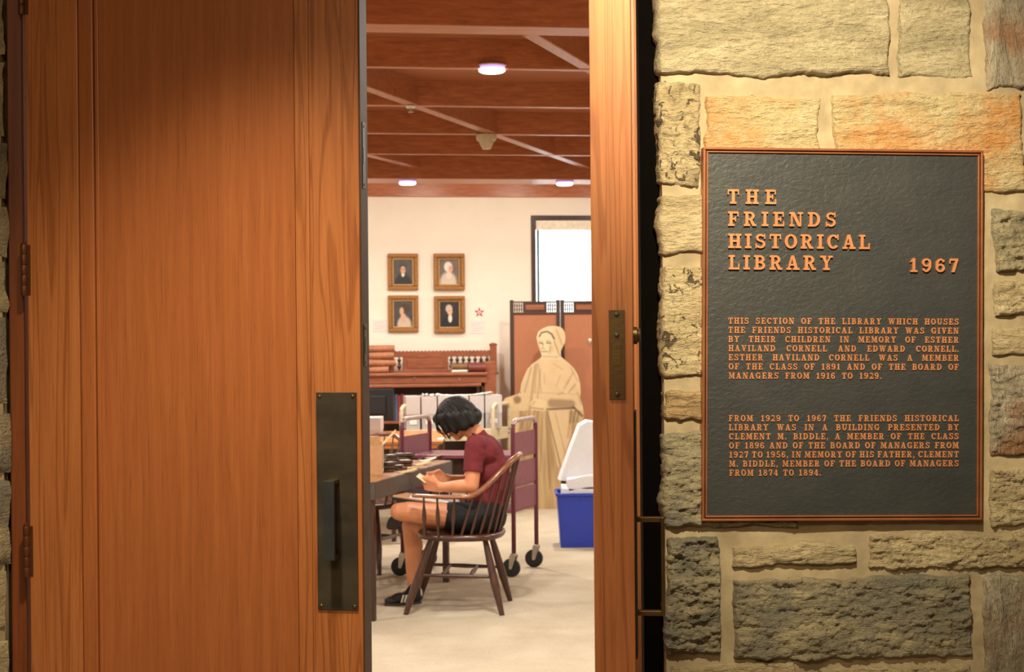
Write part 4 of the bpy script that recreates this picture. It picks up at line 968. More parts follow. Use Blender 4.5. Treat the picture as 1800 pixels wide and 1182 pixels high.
def cutcol(x, y):
    n1 = .5+.5*noise.noise(V((x*.06, y*.06, 1))); n2 = .5+.5*noise.fractal(V((x*.11-y*.006, y*.012, 5)), .9, 2, 2)
    c = srgb(212+12*n1, 184+12*n1, 136+12*n1)
    if y > 722:   # skirt
        k = max(0, min(1, (n2-.25)*1.9)); c = over(srgb(170, 138, 92), srgb(206, 176, 124), k)
        ap = min(max(0, min(1, (x-(962+(y-722)*.17))/3)), max(0, min(1, (1000+(y-722)*.05-x)/3)))
        if y < 822: c = over(c, srgb(220, 192, 142), ap*.9)
        c = over(c, srgb(118, 92, 60), .8*seg(x, y, 962, 724, 986, 822, 1.4))
        if x < 912 and y < 850: c = srgb(214, 184, 130)
    c = over(c, srgb(150, 116, 72), .65*max(seg(x, y, 941, 642, 934, 700, 2.2), seg(x, y, 934, 700, 925, 760, 2.5)))
    for (q) in ((944, 640, 940, 690), (1000, 668, 992, 684), (1008, 655, 996, 676), (990, 690, 982, 694), (950, 650, 945, 700)):
        c = over(c, srgb(166, 132, 84), .6*seg(x, y, *q, 1.5))
    c = over(c, srgb(190, 152, 98), .5*seg(x, y, 934, 690, 1016, 694, 1.2))
    for q, w_, k_ in (((934, 646, 922, 690), 1.2, .6), ((946, 640, 951, 690), 1.0, .5), ((1003, 646, 1017, 672), 1.0, .4), ((1012, 676, 1000, 690), 1.3, .6), ((985, 660, 978, 680), 1.1, .35),
            ((956, 655, 958, 676), 1.0, .3), ((940, 722, 918, 790), 1.5, .7), ((946, 724, 934, 800), 1.4, .6), ((954, 726, 950, 830), 1.3, .5), ((960, 730, 966, 860), 1.4, .5), ((926, 722, 908, 770), 1.4, .6),
            ((976, 726, 994, 800), 1.2, .4), ((1003, 726, 998, 770), 1.5, .5), ((1015, 690, 1022, 712), 1.2, .5), ((916, 690, 905, 694), 1.2, .6), ((972, 640, 990, 650), 1.0, .3)):
        c = over(c, srgb(128, 98, 60), k_*seg(x, y, *q, w_))
    # sleeve and dark waist shadow
    c = over(c, srgb(156, 126, 88), .9*max(0, min(1, 1.6*seg(x, y, 970, 709, 1004, 711, 7.5))))
    c = over(c, srgb(84, 66, 46), .9*seg(x, y, 962, 720, 1010, 718, 2.2)); c = over(c, srgb(84, 66, 46), .85*seg(x, y, 1008, 716, 1024, 732, 2.5))
    for q in ((1012, 722, 1008, 742), (1018, 724, 1014, 742), (1004, 722, 1002, 744)): c = over(c, srgb(100, 78, 52), .8*seg(x, y, *q, 1.5))
    c = over(c, srgb(226, 200, 150), ellf(x, y, 947, 710, 15, 8, .12)); c = over(c, srgb(130, 100, 62), .7*max(seg(x, y, 935, 717, 955, 720, 1.2), seg(x, y, 940, 706, 936, 712, 1)))
    c = over(c, srgb(150, 118, 78), ellf(x, y, 909, 703, 7, 7, .2)); c = over(c, srgb(228, 196, 138), ellf(x, y, 895, 706, 8, 6, .2))
    # head
    if y < 632:
        c = srgb(226, 204, 160)
        c = over(c, srgb(206, 176, 120), .5*ellf(x, y, 982, 600, 12, 26, .4))
        c = over(c, srgb(230, 206, 160), ellf(x, y, 959, 604, 14, 22, .1))
        c = over(c, srgb(70, 56, 44), max(seg(x, y, 948, 592, 952, 585, 1.5), seg(x, y, 952, 585, 962, 583, 1.6), seg(x, y, 962, 583, 970, 588, 1.7), seg(x, y, 970, 588, 974, 596, 1.7)))
        c = over(c, srgb(84, 68, 50), max(seg(x, y, 949, 603.5, 954, 604, 1.3), seg(x, y, 961, 603, 968, 603.5, 1.4)))
        c = over(c, srgb(110, 90, 64), .7*max(seg(x, y, 949, 600.5, 954, 600.5, .8), seg(x, y, 960, 599.5, 969, 600.5, .8), seg(x, y, 955, 605, 953, 613, 1.0), seg(x, y, 953, 613, 958, 614, 1.0)))
        c = over(c, srgb(104, 80, 58), .9*seg(x, y, 953, 618.5, 963, 618.5, 1.1)); c = over(c, srgb(188, 158, 112), .5*ellf(x, y, 969, 613, 4, 9, .5)); c = over(c, srgb(178, 148, 104), .6*max(seg(x, y, 947, 598, 948, 614, 1.2), seg(x, y, 978, 580, 988, 606, 2))); c = over(c, srgb(170, 140, 94), .6*max(seg(x, y, 950, 612, 951, 622, 1.2), seg(x, y, 968, 610, 965, 622, 1.6)))
        c = over(c, srgb(180, 148, 100), .7*seg(x, y, 955, 627, 980, 628, 1.6)); c = over(c, srgb(150, 120, 80), .6*seg(x, y, 974, 600, 984, 626, 1.6))
    return c
NR, NCc = 210, 70
cv = []; ccol = []
for j in range(NR+1):
    y = 573.5+(yb_-573.5)*j/NR; lx, rx = rowx(min(y, 893))
    for i in range(NCc+1):
        x = lx+(rx-lx)*i/NCc; p = P(x, y, YS); p.y = YS+(p.x-.25)*.06
        if j == NR: p.z = 0.0005
        cv.append(p); ccol.append(cutcol(x, min(y, 893)))
nb = len(cv)
front = [(j*(NCc+1)+i, (j+1)*(NCc+1)+i, (j+1)*(NCc+1)+i+1, j*(NCc+1)+i+1) for j in range(NR) for i in range(NCc)]
ce = empty('cardboard_cutout', (P(950, 893, YS).x, YS, 0), 0, 'life-size sepia cardboard cutout of a woman in bonnet and shawl', 'cutout')
mb = MB(); mb.add(cv, front); o = obj('printed_face', mb, printm, ce)
at = o.data.color_attributes.new('print', 'FLOAT_COLOR', 'POINT')
for i, c in enumerate(ccol): at.data[i].color = c
off = V((0, .008, 0)); bk = [p+off for p in cv]
bnd = [i for i in range(NCc+1)]+[j*(NCc+1)+NCc for j in range(1, NR+1)]+[NR*(NCc+1)+i for i in range(NCc-1, -1, -1)]+[j*(NCc+1) for j in range(NR-1, 0, -1)]
mb = MB(); mb.add([cv[i]+V((0, .0003, 0)) for i in bnd]+[bk[i] for i in bnd], [(k, (k+1) % len(bnd), len(bnd)+(k+1) % len(bnd), len(bnd)+k) for k in range(len(bnd))])
mb.add(bk, [f[::-1] for f in front]); obj('cardboard_backing', mb, cardb, ce)
px_ = P(945, 893, YS).x
obj('easel_strut', MB().add([V((px_-.06, YS+.012, 0)), V((px_+.06, YS+.012, 0)), V((px_, YS+.012, .9)), V((px_-.06, YS+.2, 0)), V((px_+.06, YS+.2, 0)), V((px_, YS+.02, .9))], [(0, 1, 2), (3, 5, 4), (0, 3, 4, 1), (0, 2, 5, 3), (1, 4, 5, 2)]), cardb, ce)
# ------------------------------------------------------------------ generic cart
def caster(mb_w, mb_f, top, ang, r=.052):
    """wheel mesh + fork mesh; top = bottom end of the post; wheel rests on z=0"""
    d_ = V((math.cos(ang), math.sin(ang), 0)); s_ = V((-d_.y, d_.x, 0)); c = V((top.x, top.y, 0))+d_*.018+V((0, 0, r))
    mb_w.lathe(c-s_*.013, c+s_*.013, [(0, r*.82), (.12, r), (.88, r), (1, r*.82)], 24)
    mb_f.lathe(V((top.x, top.y, top.z)), V((top.x, top.y, top.z-.018)), [(0, .012), (.3, .022), (1, .022)], 14)
    for sg in (-1, 1):
        q = s_*(sg*.0165); mb_f.add([top+q-d_*.022+V((0, 0, -.016)), top+q+d_*.024+V((0, 0, -.016)), c+q+d_*.010-V((0, 0, .008)), c+q-d_*.010-V((0, 0, .008)),
            top+q*1.15-d_*.022+V((0, 0, -.016)), top+q*1.15+d_*.024+V((0, 0, -.016)), c+q*1.15+d_*.010-V((0, 0, .008)), c+q*1.15-d_*.010-V((0, 0, .008))],
            [(0, 1, 2, 3), (7, 6, 5, 4), (0, 4, 5, 1), (1, 5, 6, 2), (2, 6, 7, 3), (3, 7, 4, 0)])
    mb_f.lathe(c-s_*.021, c+s_*.021, [(0, .009), (.15, .011), (.85, .011), (1, .009)], 12)
def loop(A, B, z0, z1, r, rad=.06, n=6):
    d_ = (B-A).normalized(); pts = [A+V((0, 0, z0)), A+V((0, 0, z1-rad))]
    for k in range(1, n+1):
        a = math.pi/2*k/n; pts.append(A+d_*(rad*(1-math.cos(a)))+V((0, 0, z1-rad+rad*math.sin(a))))
    for k in range(n+1):
        a = math.pi/2*k/n; pts.append(B-d_*(rad*(1-math.sin(a)))+V((0, 0, z1-rad+rad*math.cos(a))))
    pts.append(B+V((0, 0, z0))); return pts
# maroon book truck
cart = empty('book_cart', (-.30, 9.72, 0), 0, 'maroon metal book cart with plum end panels behind the seated reader', 'cart')
RN_ = P(903, 950, 9.50); RF = P(943, 950, 9.90); LN = P(708, 950, 9.60); LF = P(757, 950, 10.0)
for p in (RN_, RF, LN, LF): p.z = 0
zt_c = P(923, 737, 9.7).z
for nm, A, B in (('right', RN_, RF), ('left', LN, LF)):
    zt2 = zt_c if nm == 'right' else P(735, 734, 9.8).z
    lp = loop(A, B, .155, zt2-.10, .014, .001); pts = loop(A, B, .155, zt2, .014)
    obj('end_frame', MB().tube(pts, .0145, 12), maroon, cart, smooth=True)
    hp = pts[3:-3]; obj('hand_grip', MB().tube(hp, .0152, 12), chromeh, cart, smooth=True)
    d_ = (B-A).normalized(); s_ = V((-d_.y, d_.x, 0))
    for zc0, zc1 in ((.79, .93), (.50, .66), (.22, .36)):
        if nm == 'right': 
            zc0, zc1 = {.79: (P(923, 802, 9.7).z, P(923, 758, 9.7).z), .50: (P(923, 849, 9.7).z, P(923, 809, 9.7).z), .22: (P(923, 893, 9.7).z, P(923, 855, 9.7).z)}[zc0]
        else:
            zc0, zc1 = {.79: (P(735, 800, 9.8).z, P(735, 764, 9.8).z), .50: (P(735, 849, 9.8).z, P(735, 813, 9.8).z), .22: (P(735, 893, 9.8).z, P(735, 857, 9.8).z)}[zc0]
        obj('end_panel', MB().obox(A, (d_, s_, Z3), .010, (B-A).length-.010, -.004, .004, zc0, zc1), plum, cart, bevel=.002)
    for Pq, an in ((A, 2.7 if nm == 'right' else 3.0), (B, 2.9)):
        w1 = MB(); f1 = MB(); caster(w1, f1, Pq+V((0, 0, .157)), an, .060)
        co_ = obj('caster', f1, zinc, cart, smooth='auto'); obj('wheel', w1, rubber, co_, smooth='auto')
for zs_ in (P(735, 797, 9.75).z, P(735, 848, 9.75).z, P(923, 890, 9.7).z):
    m = MB(); t_ = .022
    vs = [LN, RN_, RF, LF]; vs = [p+V((0, 0, zs_-t_)) for p in vs]+[p+V((0, 0, zs_)) for p in vs]
    m.add(vs, [(3, 2, 1, 0), (4, 5, 6, 7), (0, 1, 5, 4), (1, 2, 6, 5), (2, 3, 7, 6), (3, 0, 4, 7)]); obj('shelf', m, plum, cart, bevel=.003)
# cream book truck in the back with grey boxes
cc2 = empty('book_cart', (P(800, 700, 12.7).x, 12.75, 0), 0, 'cream metal book cart carrying a row of grey archive boxes', 'cart')
A1, B1 = P(867, 800, 12.62), P(890, 800, 12.95); A2, B2 = P(706, 800, 12.50), P(727, 800, 12.83)
for p in (A1, B1, A2, B2): p.z = 0
B1 = A1+V((.135, .33, 0)); B2 = A2+V((.135, .33, 0))
zt2 = P(880, 711, 12.7).z
for A, B in ((A1, B1), (A2, B2)):
    obj('end_frame', MB().tube(loop(A, B, .12, zt2, .016), .017, 12), cream_m, cc2, smooth=True)
    for Pq in (A, B):
        w1 = MB(); f1 = MB(); caster(w1, f1, Pq+V((0, 0, .13)), 2.8, .05); co_ = obj('caster', f1, zinc, cc2, smooth='auto'); obj('wheel', w1, rubber, co_, smooth='auto')
zsh = P(800, 755, 12.6).z
for zs_ in (zsh, .30):
    dL = (B1-A1).normalized(); uL = (A1-A2).normalized(); sN = V((uL.y, -uL.x, 0))
    m = MB(); m.add([A2+V((0, 0, zs_-.10)), A1+V((0, 0, zs_-.10)), B1+V((0, 0, zs_-.10)), B2+V((0, 0, zs_-.10)), A2+V((0, 0, zs_)), A1+V((0, 0, zs_)), B1+V((0, 0, zs_)), B2+V((0, 0, zs_))],
        [(3, 2, 1, 0), (4, 5, 6, 7), (0, 1, 5, 4), (1, 2, 6, 5), (2, 3, 7, 6), (3, 0, 4, 7)]); obj('shelf', m, cream_m, cc2, bevel=.004)
# slotted bracket on the cream cart's far post
m = MB(); pB = B1+V((0, -.018, 0)); m.box(pB.x-.028, pB.x+.012, pB.y-.003, pB.y, zsh-.085, zsh+.0); obj('shelf_bracket', m, cream_m, cc2)
m = MB()
for a_, b_, c_, d_ in ((-.020, -.010, -.030, -.010), (-.002, .006, -.030, -.012), (-.016, -.006, -.062, -.044), (0, .006, -.064, -.046)):
    m.box(pB.x+a_, pB.x+b_, pB.y-.0045, pB.y-.003, zsh+c_, zsh+d_)
obj('bracket_slot', m, blackp, cc2)
# boxes
bl = ['first grey archive box at the left end of the cart row', 'second grey archive box in the cart row', 'third grey archive box, left of the reader\'s head', 'fourth grey archive box, mostly behind the reader\'s head',
      'fifth grey archive box, right of the reader\'s head', 'last grey archive box at the right end of the cart row']
cuL = (A1-A2).normalized(); cu90 = V((-cuL.y, cuL.x, 0))
CB = Plane((A2.x, A2.y), (cuL.x, cuL.y)); LC = (A1-A2).length
def cbx(px): return CB.hit(px, 700, -.04)[0]
for k, (p0, p1) in enumerate(((713.5, 738.5), (741, 767.5), (770, 797), (799, 823.5), (826, 851), (853.5, 883))):
    a0, a1 = cbx(p0), cbx(p1); h_ = P(800, 696.5, 12.6).z-zsh; off = (.04, .04, .04, .04, .05, .06)[k]
    e = empty('archive_box', CB.pt((a0+a1)/2, zsh, -off-.12), 0, bl[k], 'box', 'grey archive boxes on the cream cart')
    if k == 5: a1 = min(a1, LC+.09)
    obj('box_body', MB().pbox(CB, a0+.003, a1-.003, -off-.27, -off-.003, zsh, zsh+h_*.5), boxgrey, e, bevel=.001)
    obj('box_lid', MB().pbox(CB, a0, a1, -off-.273, -off, zsh+h_*.46, zsh+h_), boxlid, e, bevel=.001)
    obj('label_holder', MB().pbox(CB, (a0+a1)/2-.03, (a0+a1)/2+.03, -off-.001, -off+.002, zsh+h_*.16, zsh+h_*.30), paper, e)
ztb = zsh+h_
for k, (p0, p1, rz, lb) in enumerate(((744, 775, .1, 'crumpled white paper on the left archive boxes'), (775, 822, -.05, 'flat white sheet on the middle archive boxes'), (815, 868, .06, 'long white paper sheet curling up on the right archive boxes'))):
    a0, a1 = cbx(p0), cbx(p1); 
    o = obj('paper_sheet', MB().grid(lambda u, v: CB.pt(a0+(a1-a0)*u, ztb+.001+.012*abs(noise.noise(V((u*5, v*4, k*3))))*(1+2*(k == 0))+(.022*u*u if k == 2 else 0), -.07-.17*v), 14, 8), paper, smooth=True)
    md = o.modifiers.new('s', 'SOLIDIFY'); md.thickness = .0012; md.offset = 1
    tag(o, lb, 'paper', 'papers on the archive boxes')
# ------------------------------------------------------------------ ORANGE TABLE + monitor + box
zt0 = .76
yf = 11.16; xr_ = P(777, 780, yf).x; 
ot = empty('library_table', (xr_-.9, 11.8, 0), 0, 'light orange wooden table beyond the maroon book cart', 'table')
obj('table_top', MB().box(xr_-2.0, xr_, yf, 12.42, zt0-.022, zt0), table_o, ot, bevel=.003)
obj('apron', MB().box(xr_-1.96, xr_-.04, yf+.012, 12.40, zt0-.055, zt0-.022), table_o, ot, bevel=.002)
for (x, y) in ((P(692, 900, 11.2).x, yf+.05), (xr_-.06, yf+.05), (xr_-1.9, yf+.05), (xr_-.06, 12.34), (xr_-1.9, 12.34)):
    obj('leg', MB().lathe((x, y, zt0-.055), (x, y, 0), [(0, .028), (1, .018)], 12), MATS['walnut_chair'] if x > -1.2 else chair_w, ot, smooth='auto')
o = obj('paper_sheet', MB().box(P(770, 775, 11.4).x, xr_+.0, 11.30, 11.5, zt0, zt0+.003), paper); tag(o, 'white sheet at the right corner of the orange table', 'paper')
mo = empty('monitor', (P(664, 740, 11.95).x, 11.95, zt0), 0, 'black monitor seen from behind on the orange table', 'monitor')
x0m, x1m = P(600, 700, 11.9).x, P(692, 700, 11.9).x; z1m = P(670, 684, 11.9).z; z0m = P(670, 741, 11.9).z
obj('housing', MB().box(x0m, x1m, 11.90, 11.94, z0m, z1m), blackp, mo, bevel=.006)
obj('back_bulge', MB().box(x0m+.06, x1m-.06, 11.87, 11.90, z0m+.05, z1m-.05), blackp, mo, bevel=.012)
obj('screen', MB().box(x0m+.015, x1m-.015, 11.94, 11.942, z0m+.02, z1m-.015), plain('screen_glass', srgb(12, 14, 18), .1), mo)
xm = (x0m+x1m)/2
obj('stand_neck', MB().tube([(xm, 11.92, z0m+.1), (xm, 11.95, z0m), (xm, 11.95, zt0+.01)], .022, 12), blackp, mo, smooth='auto')
obj('stand_base', MB().lathe((xm, 11.95, zt0), (xm, 11.95, zt0+.014), [(0, .13), (.6, .13), (1, .11)], 32), blackp, mo, smooth='auto')
gb = empty('archive_box', (P(655, 750, 11.5).x, 11.5, zt0), 0, 'pale grey archive box on the orange table below the monitor', 'box')
x1g = P(669, 750, 11.4).x; z1g = P(660, 735, 11.4).z
obj('box_body', MB().box(x1g-.22, x1g-.003, 11.40, 11.66, zt0, zt0+.09), boxgrey, gb, bevel=.001)
obj('box_lid', MB().box(x1g-.223, x1g, 11.397, 11.663, zt0+.07, z1g), boxlid, gb, bevel=.001)
# ------------------------------------------------------------------ NEAR TABLE
e_ = V((.265, .964, 0)).normalized(); nleft = V((-e_.y, e_.x, 0))
TA = G(657, 1093, 0); TA.z = 0
TLn = 1.36; TT = .765
nt_ = empty('reading_table', TA+e_*TLn/2+nleft*.45, 0, 'reading table with grey steel edge and brown top beside the reader', 'table')
obj('table_top', MB().obox(TA, (e_, nleft, Z3), -.02, TLn, -.015, .9, TT-.022, TT), table_b, nt_, bevel=.002)
ap = MB().obox(TA, (e_, nleft, Z3), -.02, TLn, -.020, -.002, TT-.10, TT-.004); ap.obox(TA, (e_, nleft, Z3), -.024, -.008, -.02, .9, TT-.10, TT-.004)
ap.obox(TA, (e_, nleft, Z3), TLn-.01, TLn+.004, -.02, .9, TT-.10, TT-.004); obj('apron', ap, steel, nt_, bevel=.002)
for (p, q) in ((.012, .012), (TLn-.04, .012), (.012, .87), (TLn-.04, .87)):
    obj('leg', MB().obox(TA, (e_, nleft, Z3), p-.018, p+.018, q-.018, q+.018, 0, TT-.03), screen_w, nt_, bevel=.003)
def on_table(px, py, z=TT): p = G(px, py, z); return p
# cardboard box on the near table
cbp = on_table(661, 835); cbp = cbp+V((-.07, .12, 0))
cbx_ = empty('cardboard_box', (cbp.x, cbp.y, TT), math.radians(4), 'open brown cardboard box with raised flap on the reading table', 'box')
bx0, bx1, by0, by1, bh = -.17, .10, -.12, .14, .165
m = MB(); m.box(bx0, bx1, by0, by0+.004, 0, bh); m.box(bx0, bx1, by1-.004, by1, 0, bh); m.box(bx0, bx0+.004, by0+.004, by1-.004, 0, bh); m.box(bx1-.004, bx1, by0+.004, by1-.004, 0, bh); m.box(bx0+.004, bx1-.004, by0+.004, by1-.004, 0, .004)
obj('carton', m, cardb, cbx_, local=True)
m = MB(); m.add([(bx0, by0, bh), (bx1, by0, bh), (bx1-.02, by0-.03, bh+.055), (bx0+.02, by0-.03, bh+.055), (bx0, by0+.004, bh), (bx1, by0+.004, bh), (bx1-.02, by0-.026, bh+.057), (bx0+.02, by0-.026, bh+.057)], [(0, 1, 2, 3), (7, 6, 5, 4), (0, 4, 5, 1), (1, 5, 6, 2), (2, 6, 7, 3), (3, 7, 4, 0)])
m.add([(bx1, by0, bh), (bx1, by1, bh), (bx1+.075, by1-.02, bh+.075), (bx1+.075, by0+.02, bh+.075), (bx1-.004, by0, bh), (bx1-.004, by1, bh), (bx1+.072, by1-.02, bh+.078), (bx1+.072, by0+.02, bh+.078)], [(0, 1, 2, 3), (7, 6, 5, 4), (0, 4, 5, 1), (1, 5, 6, 2), (2, 6, 7, 3), (3, 7, 4, 0)])
obj('flap', m, plain('flap_board', srgb(214, 176, 132), .8), cbx_, local=True)
m = MB().grid(lambda u, v: V((bx1+.002+.004*noise.noise(V((u*4, v*6, 2))), by0+.004+u*(by1-by0-.03), .01+v*(bh-.02))), 8, 12)
obj('shipping_paper', m, paper, cbx_, local=True, smooth=True)
# daguerreotype cases
rc = random.Random(11)
cs = [(683, 829, 3), (699, 826, 2), (712, 819, 2), (688, 818, 4), (704, 812, 3), (719, 807, 2)]
k = 0
words = ['nearest the table edge by the carton', 'in the low pile right of the carton', 'next to the loose prints', 'in the tall pile behind the carton', 'in the middle of the table', 'farthest from the carton']
lv = ['bottom', 'second', 'third', 'top']
casep = caseb
for gi, (px, py, n) in enumerate(cs):
    p = on_table(px, py); z = TT
    for j in range(n):
        w_, l_, h_ = rc.uniform(.062, .082), rc.uniform(.076, .10), rc.uniform(.013, .02); rz = rc.uniform(-.7, .7)
        pos = lv[j] if j < n-1 else 'top'
        e = empty('photo_case', (p.x+rc.uniform(-.006, .006), p.y+rc.uniform(-.008, .008), z), rz, 'small dark photo case, %s of the pile %s' % (pos, words[gi]), 'photo case', 'dark photo cases on the reading table')
        obj('case_shell', MB().box(-w_/2, w_/2, -l_/2, l_/2, 0, h_), casep, e, local=True, bevel=.003)
        obj('gilt_mat', MB().box(-w_/2-.0005, w_/2+.0005, -l_/2-.0005, l_/2+.0005, h_*.42, h_*.55), gilt, e, local=True)
        if j == n-1: obj('image_plate', MB().box(-w_/2+.012, w_/2-.012, -l_/2+.014, l_/2-.014, h_, h_+.001), zinc, e, local=True)
        z += h_+(.001 if j == n-1 else 0)
# prints and papers
pp = [(716, 831, .30, yellowp, 'yellowed print lying nearest the table edge'), (729, 824, -.25, yellowp, 'tilted yellowed print beside the photo cases'), (741, 818, .5, yellowp, 'pale yellow envelope in the middle of the table edge'),
      (752, 811, .2, paper, 'white card near the far end of the table'), (763, 806, -.3, yellowp, 'long cream envelope at the far end of the table'), (745, 803, .1, plain('blue_grey_card', srgb(170, 178, 186), .7), 'blue-grey folder lying behind the envelopes')]
zz = TT
for k, (px, py, rz, mt, lb) in enumerate(pp):
    p = on_table(px, py); w_, l_ = (.10, .065) if k != 5 else (.16, .14)
    if k == 5: zz = TT
    o = obj('paper_print', MB().grid(lambda u, v: V((p.x, p.y, TT+.0006+(.020*u*u+.004)*(k != 5)))+Matrix.Rotation(rz, 3, 'Z')@V(((u-.5)*w_, (v-.5)*l_, 0)), 8, 4), mt, origin=V((p.x, p.y, TT)))
    md = o.modifiers.new('s', 'SOLIDIFY'); md.thickness = .0015 if k == 5 else .0045; md.offset = -1 if k != 5 else 1
    tag(o, lb, 'print', 'loose prints on the reading table')
# ------------------------------------------------------------------ WINDSOR CHAIRS
def catmull(pts, n=6):
    pts = [V(p) for p in pts]; out = []
    for i in range(len(pts)-1):
        p0 = pts[max(i-1, 0)]; p1 = pts[i]; p2 = pts[i+1]; p3 = pts[min(i+2, len(pts)-1)]
        for k in range(n):
            t = k/n; out.append(.5*((2*p1)+(-p0+p2)*t+(2*p0-5*p1+4*p2-p3)*t*t+(-p0+3*p1-3*p2+p3)*t*t*t))
    out.append(pts[-1]); return out
def windsor(loc, rz, label):
    e = empty('windsor_chair', loc, rz, label, 'chair', 'dark windsor armchairs')
    # seat: shield shape, saddled
    N = 40; ring = []
    for k in range(N):
        a = 2*math.pi*k/N; x = math.cos(a); y = math.sin(a)
        r = 1.0/((abs(x)**2.6+abs(y)**2.6)**(1/2.6)); ring.append((x*r*(.245 if x > 0 else .250)+.0, y*r*(.262 if x < .2 else .255)))
    vs = []; fs = []
    lay = [(.90, .408), (.985, .416), (1.0, .428), (.985, .442), (.93, .446), (.7, .440), (.4, .436), (.12, .436)]
    for s_, z in lay:
        for x, y in ring: vs.append(V((x*s_, y*s_, z)))
    for L in range(len(lay)-1):
        for k in range(N): fs.append((L*N+k, L*N+(k+1) % N, (L+1)*N+(k+1) % N, (L+1)*N+k))
    fs.append(tuple(range(N))[::-1]); fs.append(tuple((len(lay)-1)*N+k for k in range(N)))
    obj('seat', MB().add(vs, fs), chair_w, e, local=True, smooth=True)
    feet = [((.15, .155), (.285, .235)), ((.15, -.155), (.285, -.235)), ((-.15, .13), (-.255, .225)), ((-.15, -.13), (-.255, -.225))]
    lp = [(0, .014), (.08, .0165), (.3, .0215), (.55, .024), (.62, .0245), (.7, .022), (1, .0145)]
    P3 = []
    for (t0, f0) in feet:
        a = V((t0[0], t0[1], .416)); b = V((f0[0], f0[1], 0)); P3.append((a, b)); obj('leg', MB().lathe(a, b, lp, 12), chair_w, e, local=True, smooth='auto')
    at_ = lambda k, z: P3[k][0].lerp(P3[k][1], (.416-z)/.416)
    sp_ = [(0, .008), (.2, .010), (.5, .0135), (.8, .010), (1, .008)]
    s1, s2 = (at_(0, .215), at_(2, .205)), (at_(1, .215), at_(3, .205))
    for s_ in (s1, s2): obj('stretcher', MB().lathe(s_[0], s_[1], sp_, 10), chair_w, e, local=True, smooth='auto')
    for t_ in (.30, .68): obj('stretcher', MB().lathe(s1[0].lerp(s1[1], t_), s2[0].lerp(s2[1], t_), sp_, 10), chair_w, e, local=True, smooth='auto')
    half = [(.235, .262, .668), (.12, .272, .664), (.0, .268, .660), (-.09, .258, .665), (-.16, .236, .705), (-.235, .190, .778), (-.30, .120, .845), (-.335, .045, .872)]
    ctl = half+[(x, -y, z) for x, y, z in half[::-1]]; pts = catmull(ctl, 5); n = len(pts)
    rr = []
    for i, p in enumerate(pts):
        t_ = min(i, n-1-i)/(n/2)
        rr.append((.031, .0115) if t_ < .18 else ((.026, .012) if t_ < .36 else (.0175, .0155)))
    for k in (0, n-1): rr[k] = (.022, .009)
    obj('bow', MB().tube(pts, rr, 12, up=V((0, 0, 1))), arm_w, e, local=True, smooth=True)
    # spindles
    def bowat(f): return pts[int(round(f*(n-1)))]
    for f, (sx_, sy_) in zip((.035, .085, .135), ((.175, .228), (.095, .243), (.015, .245))):
        for sg in (0, 1):
            b = bowat(f if sg == 0 else 1-f); b = V((b.x, b.y, b.z-.006)); a = V((sx_, sy_*(1 if sg == 0 else -1), .44))
            obj('spindle', MB().lathe(a, b, [(0, .008), (.25, .0075), (.45, .0125), (.62, .011), (.8, .006), (1, .0058)], 10), chair_w, e, local=True, smooth='auto')
    fr = [.215, .265, .315, .36, .405, .455, .5]; fr = fr+[1-f for f in fr[:-1][::-1]]
    for i, f in enumerate(fr):
        b = bowat(f); th = math.radians(98+(262-98)*i/(len(fr)-1)); a = V((.0+.225*math.cos(th), .238*math.sin(th), .44))
        obj('spindle', MB().lathe(a, V((b.x, b.y, b.z-.004)), [(0, .0065), (.2, .0085), (.5, .0075), (1, .005)], 8), chair_w, e, local=True, smooth='auto')
    return e
CR = math.pi-math.atan2(.10, .99)
ch1 = windsor((-.300, 8.455, 0), CR, 'dark windsor armchair with worn arms, the reader sitting in it')
ch2 = copy_tree(ch1); ch2.location = (-1.0, 9.98, 0); ch2.rotation_euler = (0, 0, math.radians(-110)); ch2['label'] = 'dark windsor armchair at the far side of the reading table, left of the cart'
# ------------------------------------------------------------------ BLUE BIN + white foam
bp = G(1040, 963, 0); YB = bp.y
bn = empty('recycling_bin', (P(1050, 900, YB+.2).x, YB+.2, 0), 0, 'blue plastic recycling bin filled with white packing sheets', 'bin')
xa, xb = P(986, 963, YB).x, P(986, 963, YB).x+.42; za = P(1010, 868, YB).z
xta, xtb = P(979.5, 868, YB).x, P(979.5, 868, YB).x+.47
def fr4(x0, x1, y0, y1, z): return [V((x0, y0, z)), V((x1, y0, z)), V((x1, y1, z)), V((x0, y1, z))]
o_ = fr4(xa, xb, YB, YB+.28, 0)+fr4(xta, xtb, YB-.02, YB+.31, za)+fr4(xta+.006, xtb-.006, YB-.014, YB+.304, za)+fr4(xa+.006, xb-.006, YB+.006, YB+.274, .006)
q4 = lambda a, b: [(a+i, a+(i+1) % 4, b+(i+1) % 4, b+i) for i in range(4)]
obj('bin_body', MB().add(o_, [(3, 2, 1, 0)]+q4(0, 4)+q4(4, 8)+q4(8, 12)+[(12, 13, 14, 15)]), bluep, bn, bevel=.003)
rm = MB()
for a, b, c, d in ((xta-.012, xtb+.012, YB-.032, YB-.018), (xta-.012, xtb+.012, YB+.308, YB+.322), (xta-.012, xta+.002, YB-.018, YB+.308), (xtb-.002, xtb+.012, YB-.018, YB+.308)):
    rm.box(a, b, c, d, za-.018, za+.004)
obj('rim', rm, bluep, bn, bevel=.004)
